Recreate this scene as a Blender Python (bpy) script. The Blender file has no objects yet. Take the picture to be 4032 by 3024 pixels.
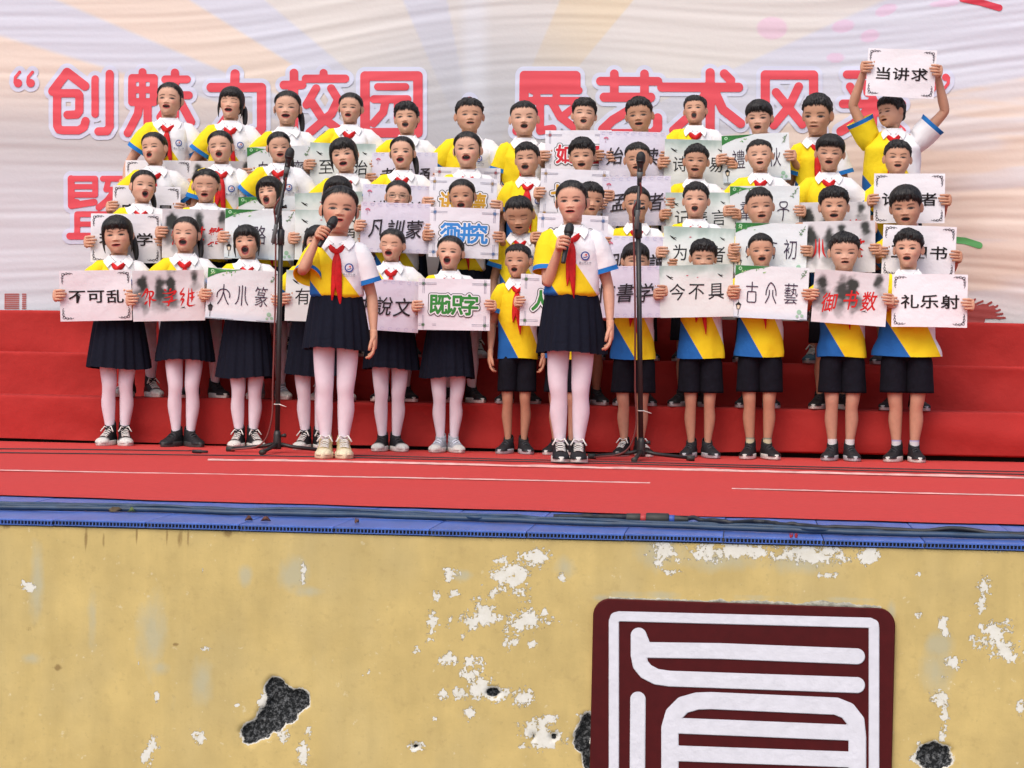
import bpy, math, random
import numpy as np
from mathutils import Vector, Matrix
sc = bpy.context.scene
COL = sc.collection
R = math.radians
# ------------------------------------------------------------------ camera
CZ, F = 0.59, 7860.0
YAW, PITCH, ROLL = R(6.8), -math.atan(121 / F), math.atan(0.0148)
cam_d = bpy.data.cameras.new('camera')
cam = bpy.data.objects.new('camera', cam_d)
COL.objects.link(cam)
cam_d.sensor_width = 36.0
cam_d.lens = 36.0 * F / 4032
cam_d.clip_start, cam_d.clip_end = 0.1, 500
CR = Matrix.Rotation(YAW, 3, 'Z') @ Matrix.Rotation(R(90) + PITCH, 3, 'X') @ Matrix.Rotation(ROLL, 3, 'Z')
cam.matrix_world = Matrix.Translation((0, 0, CZ)) @ CR.to_4x4()
sc.camera = cam
# ------------------------------------------------------------------ sky, sun, exposure
SUN_EL, SUN_AZ = R(52), R(-162)          # azimuth measured from +Y towards +X
world = bpy.data.worlds.new('World')
sc.world = world
world.use_nodes = True
wt = world.node_tree
bg = wt.nodes['Background']
sky = wt.nodes.new('ShaderNodeTexSky')
sky.sky_type = 'NISHITA'
sky.sun_disc = False
sky.sun_elevation = SUN_EL
sky.sun_rotation = SUN_AZ
sky.air_density, sky.dust_density = 1.0, 4.0
wt.links.new(sky.outputs[0], bg.inputs[0])
bg.inputs[1].default_value = 0.14
sun_d = bpy.data.lights.new('sun', 'SUN')
sun_d.energy = 1.0
sun_d.angle = R(50)
sun_d.color = (1.0, 0.97, 0.93)
sun = bpy.data.objects.new('sun', sun_d)
COL.objects.link(sun)
sdir = Vector((math.sin(SUN_AZ) * math.cos(SUN_EL), math.cos(SUN_AZ) * math.cos(SUN_EL), math.sin(SUN_EL)))
sun.rotation_euler = sdir.to_track_quat('Z', 'Y').to_euler()
sun.location = sdir * 30
sc.view_settings.view_transform = 'Standard'
sc.view_settings.look = 'None'
sc.view_settings.gamma = 1.0
sc.view_settings.exposure = 0.42
sc.render.engine = 'CYCLES'
sc.cycles.max_bounces = 6
sc.cycles.diffuse_bounces = 4

# ------------------------------------------------------------------ pixel helpers (4032 x 3024 photo pixels -> world)
CRn = np.array(CR)
CAM = np.array([0, 0, CZ])
def rays(X, Y):
    X = np.asarray(X, float); Y = np.asarray(Y, float)
    d = np.stack([(X - 2016) / F, -(Y - 1512) / F, -np.ones_like(X + Y)], -1)
    return d @ CRn.T
def at(X, Y, yp):
    d = rays(X, Y)
    return CAM + d * (yp / d[..., 1:2])
def atz(X, Y, z):
    d = rays(X, Y)
    return CAM + d * ((z - CZ) / d[..., 2:3])
def atplane(X, Y, p0, n):
    d = rays(X, Y)
    return CAM + d * (np.dot(np.asarray(p0) - CAM, n) / (d @ n))[..., None]

def srgb(r, g, b):
    f = lambda c: c / 12.92 if c <= 0.04045 else ((c + 0.055) / 1.055) ** 2.4
    return (f(r / 255), f(g / 255), f(b / 255))
def sstep(a, b, x):
    t = np.clip((np.asarray(x, float) - a) / (b - a), 0, 1)
    return t * t * (3 - 2 * t)
def hermite(xs, ys, x):
    xs = np.asarray(xs, float); ys = np.asarray(ys, float); x = np.clip(np.asarray(x, float), xs[0], xs[-1])
    m = np.gradient(ys, xs) if len(xs) > 2 else np.full(len(xs), (ys[-1] - ys[0]) / (xs[-1] - xs[0]))
    i = np.clip(np.searchsorted(xs, x, side='right') - 1, 0, len(xs) - 2)
    h = xs[i + 1] - xs[i]; t = (x - xs[i]) / h
    return ((2*t**3 - 3*t**2 + 1) * ys[i] + (t**3 - 2*t**2 + t) * h * m[i] + (-2*t**3 + 3*t**2) * ys[i+1] + (t**3 - t**2) * h * m[i+1])
def waves(P, seed, freq, n=6):
    """smooth pseudo noise, about -1..1, from a few random plane waves"""
    rg = np.random.RandomState(seed)
    s = np.zeros(P.shape[:-1])
    for k in range(n):
        d = rg.normal(size=P.shape[-1]); d /= np.linalg.norm(d) + 1e-9
        s += np.sin(P @ (d * np.asarray(freq)) * rg.uniform(.6, 1.7) + rg.uniform(0, 6.28))
    return s / math.sqrt(n)
def vnoise(x, y, seed=0):
    """2-D value noise 0..1"""
    rg = np.random.RandomState(seed); T = rg.rand(128, 128)
    xi = np.floor(x).astype(int); yi = np.floor(y).astype(int)
    fx = x - xi; fy = y - yi; fx = fx*fx*(3-2*fx); fy = fy*fy*(3-2*fy)
    g = lambda a, b: T[a % 128, b % 128]
    return (g(xi, yi)*(1-fx) + g(xi+1, yi)*fx) * (1-fy) + (g(xi, yi+1)*(1-fx) + g(xi+1, yi+1)*fx) * fy
def fbm(x, y, seed=0, o=4):
    return sum(vnoise(x * 2**k, y * 2**k, seed + k) * 0.5**k for k in range(o)) / (2 - 0.5**(o-1))

# ------------------------------------------------------------------ materials
def mat(name, color=(.5, .5, .5), rough=.6, attr=None, spec=.5, noise=None, bump=None, sheen=0, metal=0, streak=None):
    """procedural Principled material; attr: colour attribute; noise=(scale, amount); bump=(scale, distance)"""
    m = bpy.data.materials.new(name); m.use_nodes = True
    nt = m.node_tree; b = nt.nodes['Principled BSDF']
    b.inputs['Roughness'].default_value = rough
    b.inputs['Specular IOR Level'].default_value = spec
    b.inputs['Metallic'].default_value = metal
    if sheen: b.inputs['Sheen Weight'].default_value = sheen
    src = None
    if attr:
        a = nt.nodes.new('ShaderNodeAttribute'); a.attribute_name = attr; src = a.outputs['Color']
    else:
        c = nt.nodes.new('ShaderNodeRGB'); c.outputs[0].default_value = (*color, 1); src = c.outputs[0]
    if noise:
        n = nt.nodes.new('ShaderNodeTexNoise'); n.inputs['Scale'].default_value = noise[0]; n.inputs['Detail'].default_value = 4
        tc = nt.nodes.new('ShaderNodeTexCoord')
        if streak:
            mp = nt.nodes.new('ShaderNodeMapping'); mp.inputs['Scale'].default_value = streak
            nt.links.new(tc.outputs['Object'], mp.inputs[0]); nt.links.new(mp.outputs[0], n.inputs['Vector'])
        else: nt.links.new(tc.outputs['Object'], n.inputs['Vector'])
        r = nt.nodes.new('ShaderNodeMapRange'); r.inputs[1].default_value = .25; r.inputs[2].default_value = .75
        r.inputs[3].default_value = 1 - noise[1]; r.inputs[4].default_value = 1 + noise[1]
        nt.links.new(n.outputs[0], r.inputs[0])
        mx = nt.nodes.new('ShaderNodeVectorMath'); mx.operation = 'SCALE'
        nt.links.new(src, mx.inputs[0]); nt.links.new(r.outputs[0], mx.inputs['Scale']); src = mx.outputs[0]
    nt.links.new(src, b.inputs['Base Color'])
    if bump:
        n = nt.nodes.new('ShaderNodeTexNoise'); n.inputs['Scale'].default_value = bump[0]; n.inputs['Detail'].default_value = 5
        tc = nt.nodes.new('ShaderNodeTexCoord')
        if streak:
            mp = nt.nodes.new('ShaderNodeMapping'); mp.inputs['Scale'].default_value = streak
            nt.links.new(tc.outputs['Object'], mp.inputs[0]); nt.links.new(mp.outputs[0], n.inputs['Vector'])
        else: nt.links.new(tc.outputs['Object'], n.inputs['Vector'])
        bp = nt.nodes.new('ShaderNodeBump'); bp.inputs['Strength'].default_value = 1; bp.inputs['Distance'].default_value = bump[1]
        nt.links.new(n.outputs[0], bp.inputs['Height']); nt.links.new(bp.outputs[0], b.inputs['Normal'])
    return m

# ------------------------------------------------------------------ mesh builder
class MB:
    def __init__(s): s.v = []; s.f = []; s.c = []; s.m = []; s.n = 0
    def add(s, V, Fc, col=None, mi=0):
        V = np.asarray(V, float).reshape(-1, 3)
        s.v.append(V)
        c = np.ones((len(V), 3)) if col is None else np.broadcast_to(np.asarray(col, float), (len(V), 3))
        s.c.append(c)
        o = s.n
        s.f.extend([tuple(int(i) + o for i in q) for q in Fc]); s.m.extend([mi] * len(Fc))
        s.n += len(V)
        return o
    def grid(s, P, wrap=False, cap0=False, cap1=False, col=None, mi=0, flip=False):
        """P: (rows, cols, 3)"""
        r, c, _ = P.shape
        i = np.arange(r - 1)[:, None] * c; cc = c if wrap else c - 1
        j = np.arange(cc)[None, :]; j2 = (j + 1) % c
        q = np.stack([i + j, i + j2, i + c + j2, i + c + j], -1).reshape(-1, 4)
        if flip: q = q[:, ::-1]
        Fc = [tuple(x) for x in q]
        if cap0: a = tuple(range(c)); Fc.append(a if flip else a[::-1])
        if cap1: a = tuple(range((r - 1) * c, r * c)); Fc.append(a[::-1] if flip else a)
        cl = None if col is None else (np.asarray(col).reshape(-1, 3) if np.ndim(col) > 1 else col)
        return s.add(P.reshape(-1, 3), Fc, cl, mi)
    def tube(s, pts, rad, nc=10, hint=(0, 1, 0), cap=True, col=None, mi=0, sub=0):
        pts = np.asarray(pts, float); rad = np.asarray(rad, float)
        if rad.ndim == 1: rad = np.stack([rad, rad], -1)
        if sub:
            k = np.arange(len(pts)); kk = np.linspace(0, len(pts) - 1, (len(pts) - 1) * sub + 1)
            pts = np.stack([hermite(k, pts[:, i], kk) for i in range(3)], -1)
            rad = np.stack([hermite(k, rad[:, i], kk) for i in range(2)], -1)
        T = np.gradient(pts, axis=0); T /= np.linalg.norm(T, axis=1)[:, None] + 1e-12
        h = np.asarray(hint, float); P = []
        a = np.linspace(0, 2 * np.pi, nc, endpoint=False)
        for p, t, r in zip(pts, T, rad):
            x = h - t * np.dot(h, t); x /= np.linalg.norm(x) + 1e-12
            y = np.cross(t, x)
            h = x
            P.append(p + np.cos(a)[:, None] * x * r[0] + np.sin(a)[:, None] * y * r[1])
        return s.grid(np.array(P), wrap=True, cap0=cap, cap1=cap, col=col, mi=mi)
    def ell(s, c, r, nu=10, nv=8, rot=None, col=None, mi=0):
        u = np.linspace(0, 2*np.pi, nu, endpoint=False); v = np.linspace(-np.pi/2 + .12, np.pi/2 - .12, nv)
        P = np.stack([np.cos(v)[:, None]*np.cos(u), np.cos(v)[:, None]*np.sin(u), np.sin(v)[:, None]*np.ones(nu)], -1) * np.asarray(r)
        if rot is not None: P = P @ np.asarray(rot).T
        return s.grid(P + np.asarray(c), wrap=True, cap0=True, cap1=True, col=col, mi=mi)
    def box(s, c, d, rot=None, col=None, mi=0):
        V = np.array([[x, y, z] for x in (-.5, .5) for y in (-.5, .5) for z in (-.5, .5)]) * np.asarray(d)
        if rot is not None: V = V @ np.asarray(rot).T
        return s.add(V + np.asarray(c), [(0,1,3,2), (4,6,7,5), (0,4,5,1), (2,3,7,6), (0,2,6,4), (1,5,7,3)], col, mi)
    def build(s, name, mats, parent=None, smooth=True, attr='Col', loc=None):
        me = bpy.data.meshes.new(name)
        V = np.concatenate(s.v) if s.v else np.zeros((0, 3))
        me.from_pydata(V.tolist(), [], s.f)
        if not isinstance(mats, (list, tuple)): mats = [mats]
        for m in mats: me.materials.append(m)
        me.polygons.foreach_set('material_index', s.m)
        me.polygons.foreach_set('use_smooth', [smooth] * len(s.f))
        C = np.concatenate(s.c)
        if attr and C.size and not np.all(C == 1):
            ca = me.color_attributes.new(attr, 'FLOAT_COLOR', 'POINT')
            ca.data.foreach_set('color', np.concatenate([C, np.ones((len(C), 1))], 1).ravel())
        me.update()
        o = bpy.data.objects.new(name, me); COL.objects.link(o)
        if parent: o.parent = parent
        if loc is not None: o.location = loc
        return o
def empty(name, loc=(0, 0, 0), rz=0):
    o = bpy.data.objects.new(name, None); COL.objects.link(o)
    o.empty_display_size = .1
    o.location = loc; o.rotation_euler = (0, 0, rz)
    return o
def tag(o, label=None, cat=None, group=None, kind=None):
    if label: o['label'] = label
    if cat: o['category'] = cat
    if group: o['group'] = group
    if kind: o['kind'] = kind
    return o

# ------------------------------------------------------------------ flat shapes: strokes on a distance field -> clean sheet
def iso(Fd, xs, ys, lev=0.0):
    """marching squares: sheet where Fd < lev. returns (n,2) verts, faces"""
    G = Fd - lev; ny, nx = G.shape; ins = G < 0
    cid = -np.ones(G.shape, int); idx = np.argwhere(ins)
    V = [(xs[j], ys[i]) for i, j in idx]
    cid[ins] = np.arange(len(idx))
    cnt = ins[:-1, :-1].astype(int) + ins[:-1, 1:] + ins[1:, 1:] + ins[1:, :-1]
    Fc = []
    fi = np.argwhere(cnt == 4)
    for i, j in fi: Fc.append((cid[i, j], cid[i, j+1], cid[i+1, j+1], cid[i+1, j]))
    ec = {}
    def cross(a, b):
        k = (a, b) if a < b else (b, a)
        if k not in ec:
            ga, gb = G[k[0]], G[k[1]]; t = ga / (ga - gb)
            ec[k] = len(V)
            V.append((xs[k[0][1]] * (1-t) + xs[k[1][1]] * t, ys[k[0][0]] * (1-t) + ys[k[1][0]] * t))
        return ec[k]
    for i, j in np.argwhere((cnt > 0) & (cnt < 4)):
        cs = [(i, j), (i, j+1), (i+1, j+1), (i+1, j)]; poly = []
        for k in range(4):
            a, b = cs[k], cs[(k+1) % 4]
            if ins[a]: poly.append(cid[a])
            if ins[a] != ins[b]: poly.append(cross(a, b))
        if len(poly) > 2: Fc.append(tuple(poly))
    return np.array(V), Fc
def stroke_field(strokes, xs, ys, pad):
    """strokes: (polyline, radius); field = distance to stroke edge"""
    G = np.full((len(ys), len(xs)), 1e3)
    for pl, r in strokes:
        pl = np.asarray(pl, float)
        if len(pl) == 1: pl = np.vstack([pl, pl + .01])
        for a, b in zip(pl[:-1], pl[1:]):
            x0, x1 = sorted((a[0], b[0])); y0, y1 = sorted((a[1], b[1])); e = r + pad
            i0, i1 = np.searchsorted(xs, [x0 - e, x1 + e]); j0, j1 = np.searchsorted(ys, [y0 - e, y1 + e])
            if i1 <= i0 or j1 <= j0: continue
            X, Y = np.meshgrid(xs[i0:i1], ys[j0:j1]); d = b - a
            t = np.clip(((X - a[0]) * d[0] + (Y - a[1]) * d[1]) / (d @ d + 1e-9), 0, 1)
            D = np.hypot(X - a[0] - t * d[0], Y - a[1] - t * d[1]) - r
            G[j0:j1, i0:i1] = np.minimum(G[j0:j1, i0:i1], D)
    return G
def cubic(pl, n=6):
    pl = np.asarray(pl, float); k = np.arange(len(pl)); kk = np.linspace(0, len(pl) - 1, (len(pl) - 1) * n + 1)
    return np.stack([hermite(k, pl[:, i], kk) for i in range(2)], -1)

# glyph outlines from Blender's own built-in font
_tc = bpy.data.curves.new('glyph', 'FONT'); _to = bpy.data.objects.new('glyph', _tc); COL.objects.link(_to)
_gl = {}
def glyph(ch, off=0.0):
    k = (ch, off)
    if k not in _gl:
        _tc.body = ch; _tc.offset = off; _tc.resolution_u = 3
        bpy.context.view_layer.update()
        ob = _to.evaluated_get(bpy.context.evaluated_depsgraph_get()); me = ob.to_mesh()
        V = np.array([v.co[:2] for v in me.vertices]); Fc = [tuple(p.vertices) for p in me.polygons]
        ob.to_mesh_clear()
        V = V - (V.min(0) + V.max(0)) / 2
        _gl[k] = (V, Fc)
    return _gl[k]
# ------------------------------------------------------------------ materials for people
M_skin = mat('skin', attr='Col', rough=.55, spec=.35, noise=(45, .07))
M_hair = mat('black_hair', (.0095, .0080, .0078), rough=.52, spec=.4, noise=(70, .85), bump=(80, .009), streak=(1, 1, .18))
M_navy = mat('navy_cloth', (.0048, .0066, .0155), rough=.9, spec=.2, noise=(60, .25), bump=(300, .0006))
M_shorts = mat('dark_shorts_cloth', (.0055, .006, .0115), rough=.9, spec=.2, noise=(25, .3), bump=(40, .004))
M_tights = mat('white_tights', (.70, .63, .69), rough=.8, spec=.2, noise=(30, .04))
M_scarf = mat('red_scarf_cloth', (.56, .012, .014), rough=.6, spec=.25, noise=(40, .2), bump=(60, .002))
M_white = mat('white_cotton', (.80, .79, .80), rough=.85, spec=.2, noise=(30, .03), bump=(50, .003))
M_badge = mat('printed_badge', attr='Col', rough=.7, spec=.2)
M_shoe = mat('shoe_upper', attr='Col', rough=.6, spec=.3, noise=(80, .2), bump=(120, .002))
M_sole = mat('rubber_sole', (.62, .59, .52), rough=.6, noise=(40, .12))
M_lace = mat('shoe_lace', (.68, .66, .62), rough=.8)
M_sock = mat('sock_knit', attr='Col', rough=.9, spec=.1, bump=(200, .001))
M_glass = mat('spectacle_frame', (.16, .12, .08), rough=.35)

def shirt_material():
    """white polo with a yellow and a blue diagonal panel and blue cuffs, cut along per-vertex seam distances"""
    m = mat('polo_cloth', (.80, .79, .80), rough=.82, spec=.2, bump=(22, .006))
    nt = m.node_tree; b = nt.nodes['Principled BSDF']
    a = nt.nodes.new('ShaderNodeAttribute'); a.attribute_name = 'Seam'
    sp = nt.nodes.new('ShaderNodeSeparateColor'); nt.links.new(a.outputs['Color'], sp.inputs[0])
    cur = None
    prev = (.79, .78, .80, 1)
    for ch, colr in (('Red', (.83, .62, .016, 1)), ('Green', (.018, .13, .42, 1)), ('Blue', (.018, .17, .50, 1))):
        g = nt.nodes.new('ShaderNodeMapRange'); g.inputs[1].default_value = -.0010; g.inputs[2].default_value = .0010
        nt.links.new(sp.outputs[ch], g.inputs[0])
        mx = nt.nodes.new('ShaderNodeMix'); mx.data_type = 'RGBA'
        nt.links.new(g.outputs[0], mx.inputs[0])
        if cur is None: mx.inputs[6].default_value = prev
        else: nt.links.new(cur, mx.inputs[6])
        mx.inputs[7].default_value = colr
        cur = mx.outputs[2]
    nt.links.new(cur, b.inputs['Base Color'])
    return m
M_shirt = shirt_material()

# ------------------------------------------------------------------ head
KT = [0, .04, .1, .18, .27, .38, .5, .62, .75, .86, .94, .985, 1.0]
KW = [.115, .178, .245, .303, .343, .372, .385, .386, .364, .300, .20, .10, .012]
KF = [.30, .345, .372, .385, .388, .382, .376, .388, .378, .325, .225, .11, .012]
KB = [.30, .31, .33, .365, .41, .45, .475, .485, .455, .37, .25, .12, .012]
def head_pts(t, ph, fw=1.0, jaw=1.0):
    tc = np.clip(t, 0, 1)
    w = hermite(KT, KW, tc) * fw * (1 + (jaw - 1) * (1 - sstep(.2, .5, tc)))
    yf = hermite(KT, KF, tc); yb = hermite(KT, KB, tc)
    a = np.abs(ph)
    wb = np.where(tc < .6, np.maximum(w, .25), w)
    W = w + (wb - w) * sstep(R(50), R(105), a)
    c, s = np.cos(ph), np.sin(ph)
    e = 2 / 2.3
    x = W * np.sign(s) * np.abs(s) ** e
    y = np.where(c > 0, -yf * np.abs(c) ** e, yb * np.abs(c) ** e)
    return np.stack([x, y, t + 0 * x], -1)

HAIRS = {  # hairline height over |phi| (degrees), thickness on top / sides
 'short': ([0, 35, 55, 68, 78, 88, 100, 115, 130, 180], [.785, .78, .73, .64, .53, .57, .60, .38, .18, .12], .062, .026, .034),
 'crew':  ([0, 35, 55, 68, 78, 88, 100, 115, 130, 180], [.815, .81, .76, .68, .58, .59, .60, .40, .22, .15], .040, .017, .026),
 'thick': ([0, 35, 55, 68, 78, 88, 100, 115, 130, 180], [.75, .745, .70, .61, .50, .55, .59, .35, .16, .10], .088, .040, .044),
 'bowl':  ([0, 35, 55, 68, 78, 88, 100, 115, 130, 180], [.70, .70, .66, .56, .50, .54, .57, .32, .15, .10], .080, .048, .034),
 'pulled':([0, 26, 48, 66, 78, 90, 100, 115, 130, 180], [.850, .835, .77, .65, .57, .57, .60, .35, .20, .14], .052, .038, .014),
 'bangs': ([0, 40, 55, 63, 70, 80, 95, 110, 125, 180], [.67, .66, .60, .45, .34, .30, .28, .24, .14, .08], .055, .052, .026),
 'bob':   ([0, 38, 50, 60, 68, 80, 100, 120, 140, 180], [.66, .65, .58, .40, .18, .06, .04, .04, .02, .0], .062, .085, .02),
}

def rotm(yaw, pitch, roll):
    return np.array(Matrix.Rotation(yaw, 3, 'Z') @ Matrix.Rotation(-pitch, 3, 'X') @ Matrix.Rotation(roll, 3, 'Y'))

def ik(S, Wt, l1, l2, pole):
    S = np.asarray(S, float); Wt = np.asarray(Wt, float); d = Wt - S; L = np.linalg.norm(d)
    if L > (l1 + l2) * .985:
        k = L / ((l1 + l2) * .985); l1 *= k; l2 *= k
    dn = d / L; a = (l1*l1 - l2*l2 + L*L) / (2*L); h = math.sqrt(max(l1*l1 - a*a, 0))
    p = np.asarray(pole, float); p = p - dn * np.dot(p, dn); p /= np.linalg.norm(p) + 1e-9
    return S + dn * a + p * h
def nrm(v): v = np.asarray(v, float); return v / (np.linalg.norm(v) + 1e-12)

def hand(mb, Wp, a, n, th, L, curl, thumb, col):
    """palm, four separate jointed fingers of different lengths, thumb from the side of the palm"""
    a, n, th = nrm(a), nrm(n), nrm(th)
    mb.tube([Wp - a*.10*L, Wp + a*.08*L, Wp + a*.28*L, Wp + a*.47*L, Wp + a*.53*L],
            [(.15*L, .125*L), (.165*L, .125*L), (.225*L, .115*L), (.235*L, .095*L), (.20*L, .06*L)], 10, th, col=col, sub=2)
    for k, (o, ln) in enumerate(((.165, .42), (.057, .475), (-.057, .44), (-.165, .35))):
        p = Wp + a*.47*L + th*o*L; pts = [p - a*.06*L, p]; ang = 0
        spread = (o * .25)
        for s, fr in zip(curl, (.44, .32, .24)):
            ang += R(s + (k % 2) * 5 - 3)
            d = nrm(a*math.cos(ang) + n*math.sin(ang) + th*spread*math.cos(ang)); p = p + d*ln*L*fr; pts.append(p)
        mb.tube(pts, np.array([.052, .058, .054, .048, .040])*L, 7, th, col=col)
    ta, tt, tn = thumb
    p = Wp + a*.13*L + th*.15*L; d = nrm(a*ta + th*tt + n*tn); d2 = nrm(a*(ta+.5) + th*(tt*.4) + n*tn)
    mb.tube([p - d*.06*L, p + d*.06*L, p + d*.22*L, p + d*.22*L + d2*.17*L, p + d*.22*L + d2*.28*L],
            np.array([.07, .082, .066, .058, .042])*L, 8, n, col=col)

def build_shoe(side, pos, ang, s, style, parent):
    """one shoe (upper, sole, laces); style = (upper colour, toe colour, has laces, high top)"""
    up, toe, laces, high, solec = style
    f = np.array([math.sin(ang), -math.cos(ang), 0.]); r = np.array([math.cos(ang), math.sin(ang), 0.]); z = np.array([0, 0, 1.])
    S = np.array([-.058, -.05, -.03, 0, .03, .06, .09, .118, .138, .150]) * s
    Wd = np.array([.014, .024, .030, .032, .033, .036, .038, .036, .027, .010]) * s
    Hh = np.array([.050, .072, .082, .082 + .012*high, .076, .060, .048, .042, .034, .020]) * s
    a = np.linspace(0, np.pi, 13)
    P = []; C = []
    for q, w, h in zip(S, Wd, Hh):
        X = np.cos(a)[:, None] * r * w; sn = np.sin(a)
        Z = (sn ** .75)[:, None] * z * (h - .018*s) + z * .018*s
        P.append(pos + f*q + X + Z)
        C.append(np.tile(toe if q > .100*s else up, (13, 1)))
    mb = MB(); mb.grid(np.array(P), cap0=True, cap1=True, col=np.array(C), flip=True)
    # collar of the shoe round the ankle
    t = np.linspace(0, 2*np.pi, 15, endpoint=False); ring = []
    for zz, k in ((.060, 1.0), (.088 + .02*high, .92), (.094 + .02*high, .86), (.088 + .02*high, .76)):
        ring.append(pos + f*(-.008*s) + r*np.cos(t)[:, None]*.031*s*k + f*np.sin(t)[:, None]*.040*s*k + z*(zz*s) + z*(-.014*s*np.sin(t)[:, None]))
    mb.grid(np.array(ring), wrap=True, col=up)
    if not laces:   # strap and side panel
        for q in (.045, .066):
            h = np.interp(q*s, S, Hh)
            mb.tube([pos + f*q*s + r*x*s + z*(h*(1 - (x/.034)**2*.55) + .003*s) for x in (-.03, -.015, 0, .015, .03)], np.full((5, 2), (.008*s, .003*s)), 6, f, col=np.array(up)*2.2 + .004)
    o = mb.build('shoe', M_shoe, parent)
    so = MB(); q = np.linspace(0, 2*np.pi, 28, endpoint=False)
    cx = np.cos(q); ww = np.interp(.046*s + cx*.108*s, S, Wd) + .005*s
    out = lambda k, h: pos + f*(.046*s + cx*.108*s*k)[:, None] + r*(np.sign(np.sin(q))*np.abs(np.sin(q))**.7*ww*k)[:, None] + z*h
    so.grid(np.array([out(.97, .001), out(1.0, .005*s), out(1.0, .024*s), out(.95, .028*s)]), wrap=True, cap0=True, cap1=True, col=solec)
    so.build('sole', M_shoe, o)
    if laces:
        lc = MB()
        for q in (.022, .038, .054, .070, .084):
            h = np.interp(q*s, S, Hh)
            lc.tube([pos + f*(q + (.008 if x > 0 else 0))*s + r*x*s + z*(h*(1 - (x/.034)**2*.35) + .004*s) for x in (-.020, -.008, .008, .020)], np.full((4, 2), (.0048*s, .003*s)), 6, f)
        for sg in (-1, 1):
            lc.tube([pos + f*.02*s + z*.088*s, pos + f*.03*s + r*sg*.018*s + z*.098*s, pos + f*.045*s + r*sg*.034*s + z*.072*s], np.full(3, .0036*s), 6)
        lc.build('lace', M_lace, o)
    return o

BLK, WHT, CRM = (.012, .012, .014), (.62, .60, .56), (.66, .58, .40)
SHOES = {
 'canvas': (BLK, WHT, 1, 1, WHT), 'cream': ((.50, .40, .22), CRM, 1, 0, CRM), 'black': (BLK, BLK, 0, 0, WHT),
 'blacklace': (BLK, BLK, 1, 0, WHT), 'trainer': ((.016, .017, .02), (.016, .017, .02), 0, 0, (.42, .42, .44)),
 'silver': ((.34, .36, .40), WHT, 0, 0, WHT), 'blackblack': (BLK, BLK, 0, 0, (.05, .05, .05)), 'teal': ((.05, .12, .16), (.05, .12, .16), 1, 0, (.35, .36, .36)),
 'whitecap': (BLK, WHT, 0, 0, WHT),
}

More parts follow.
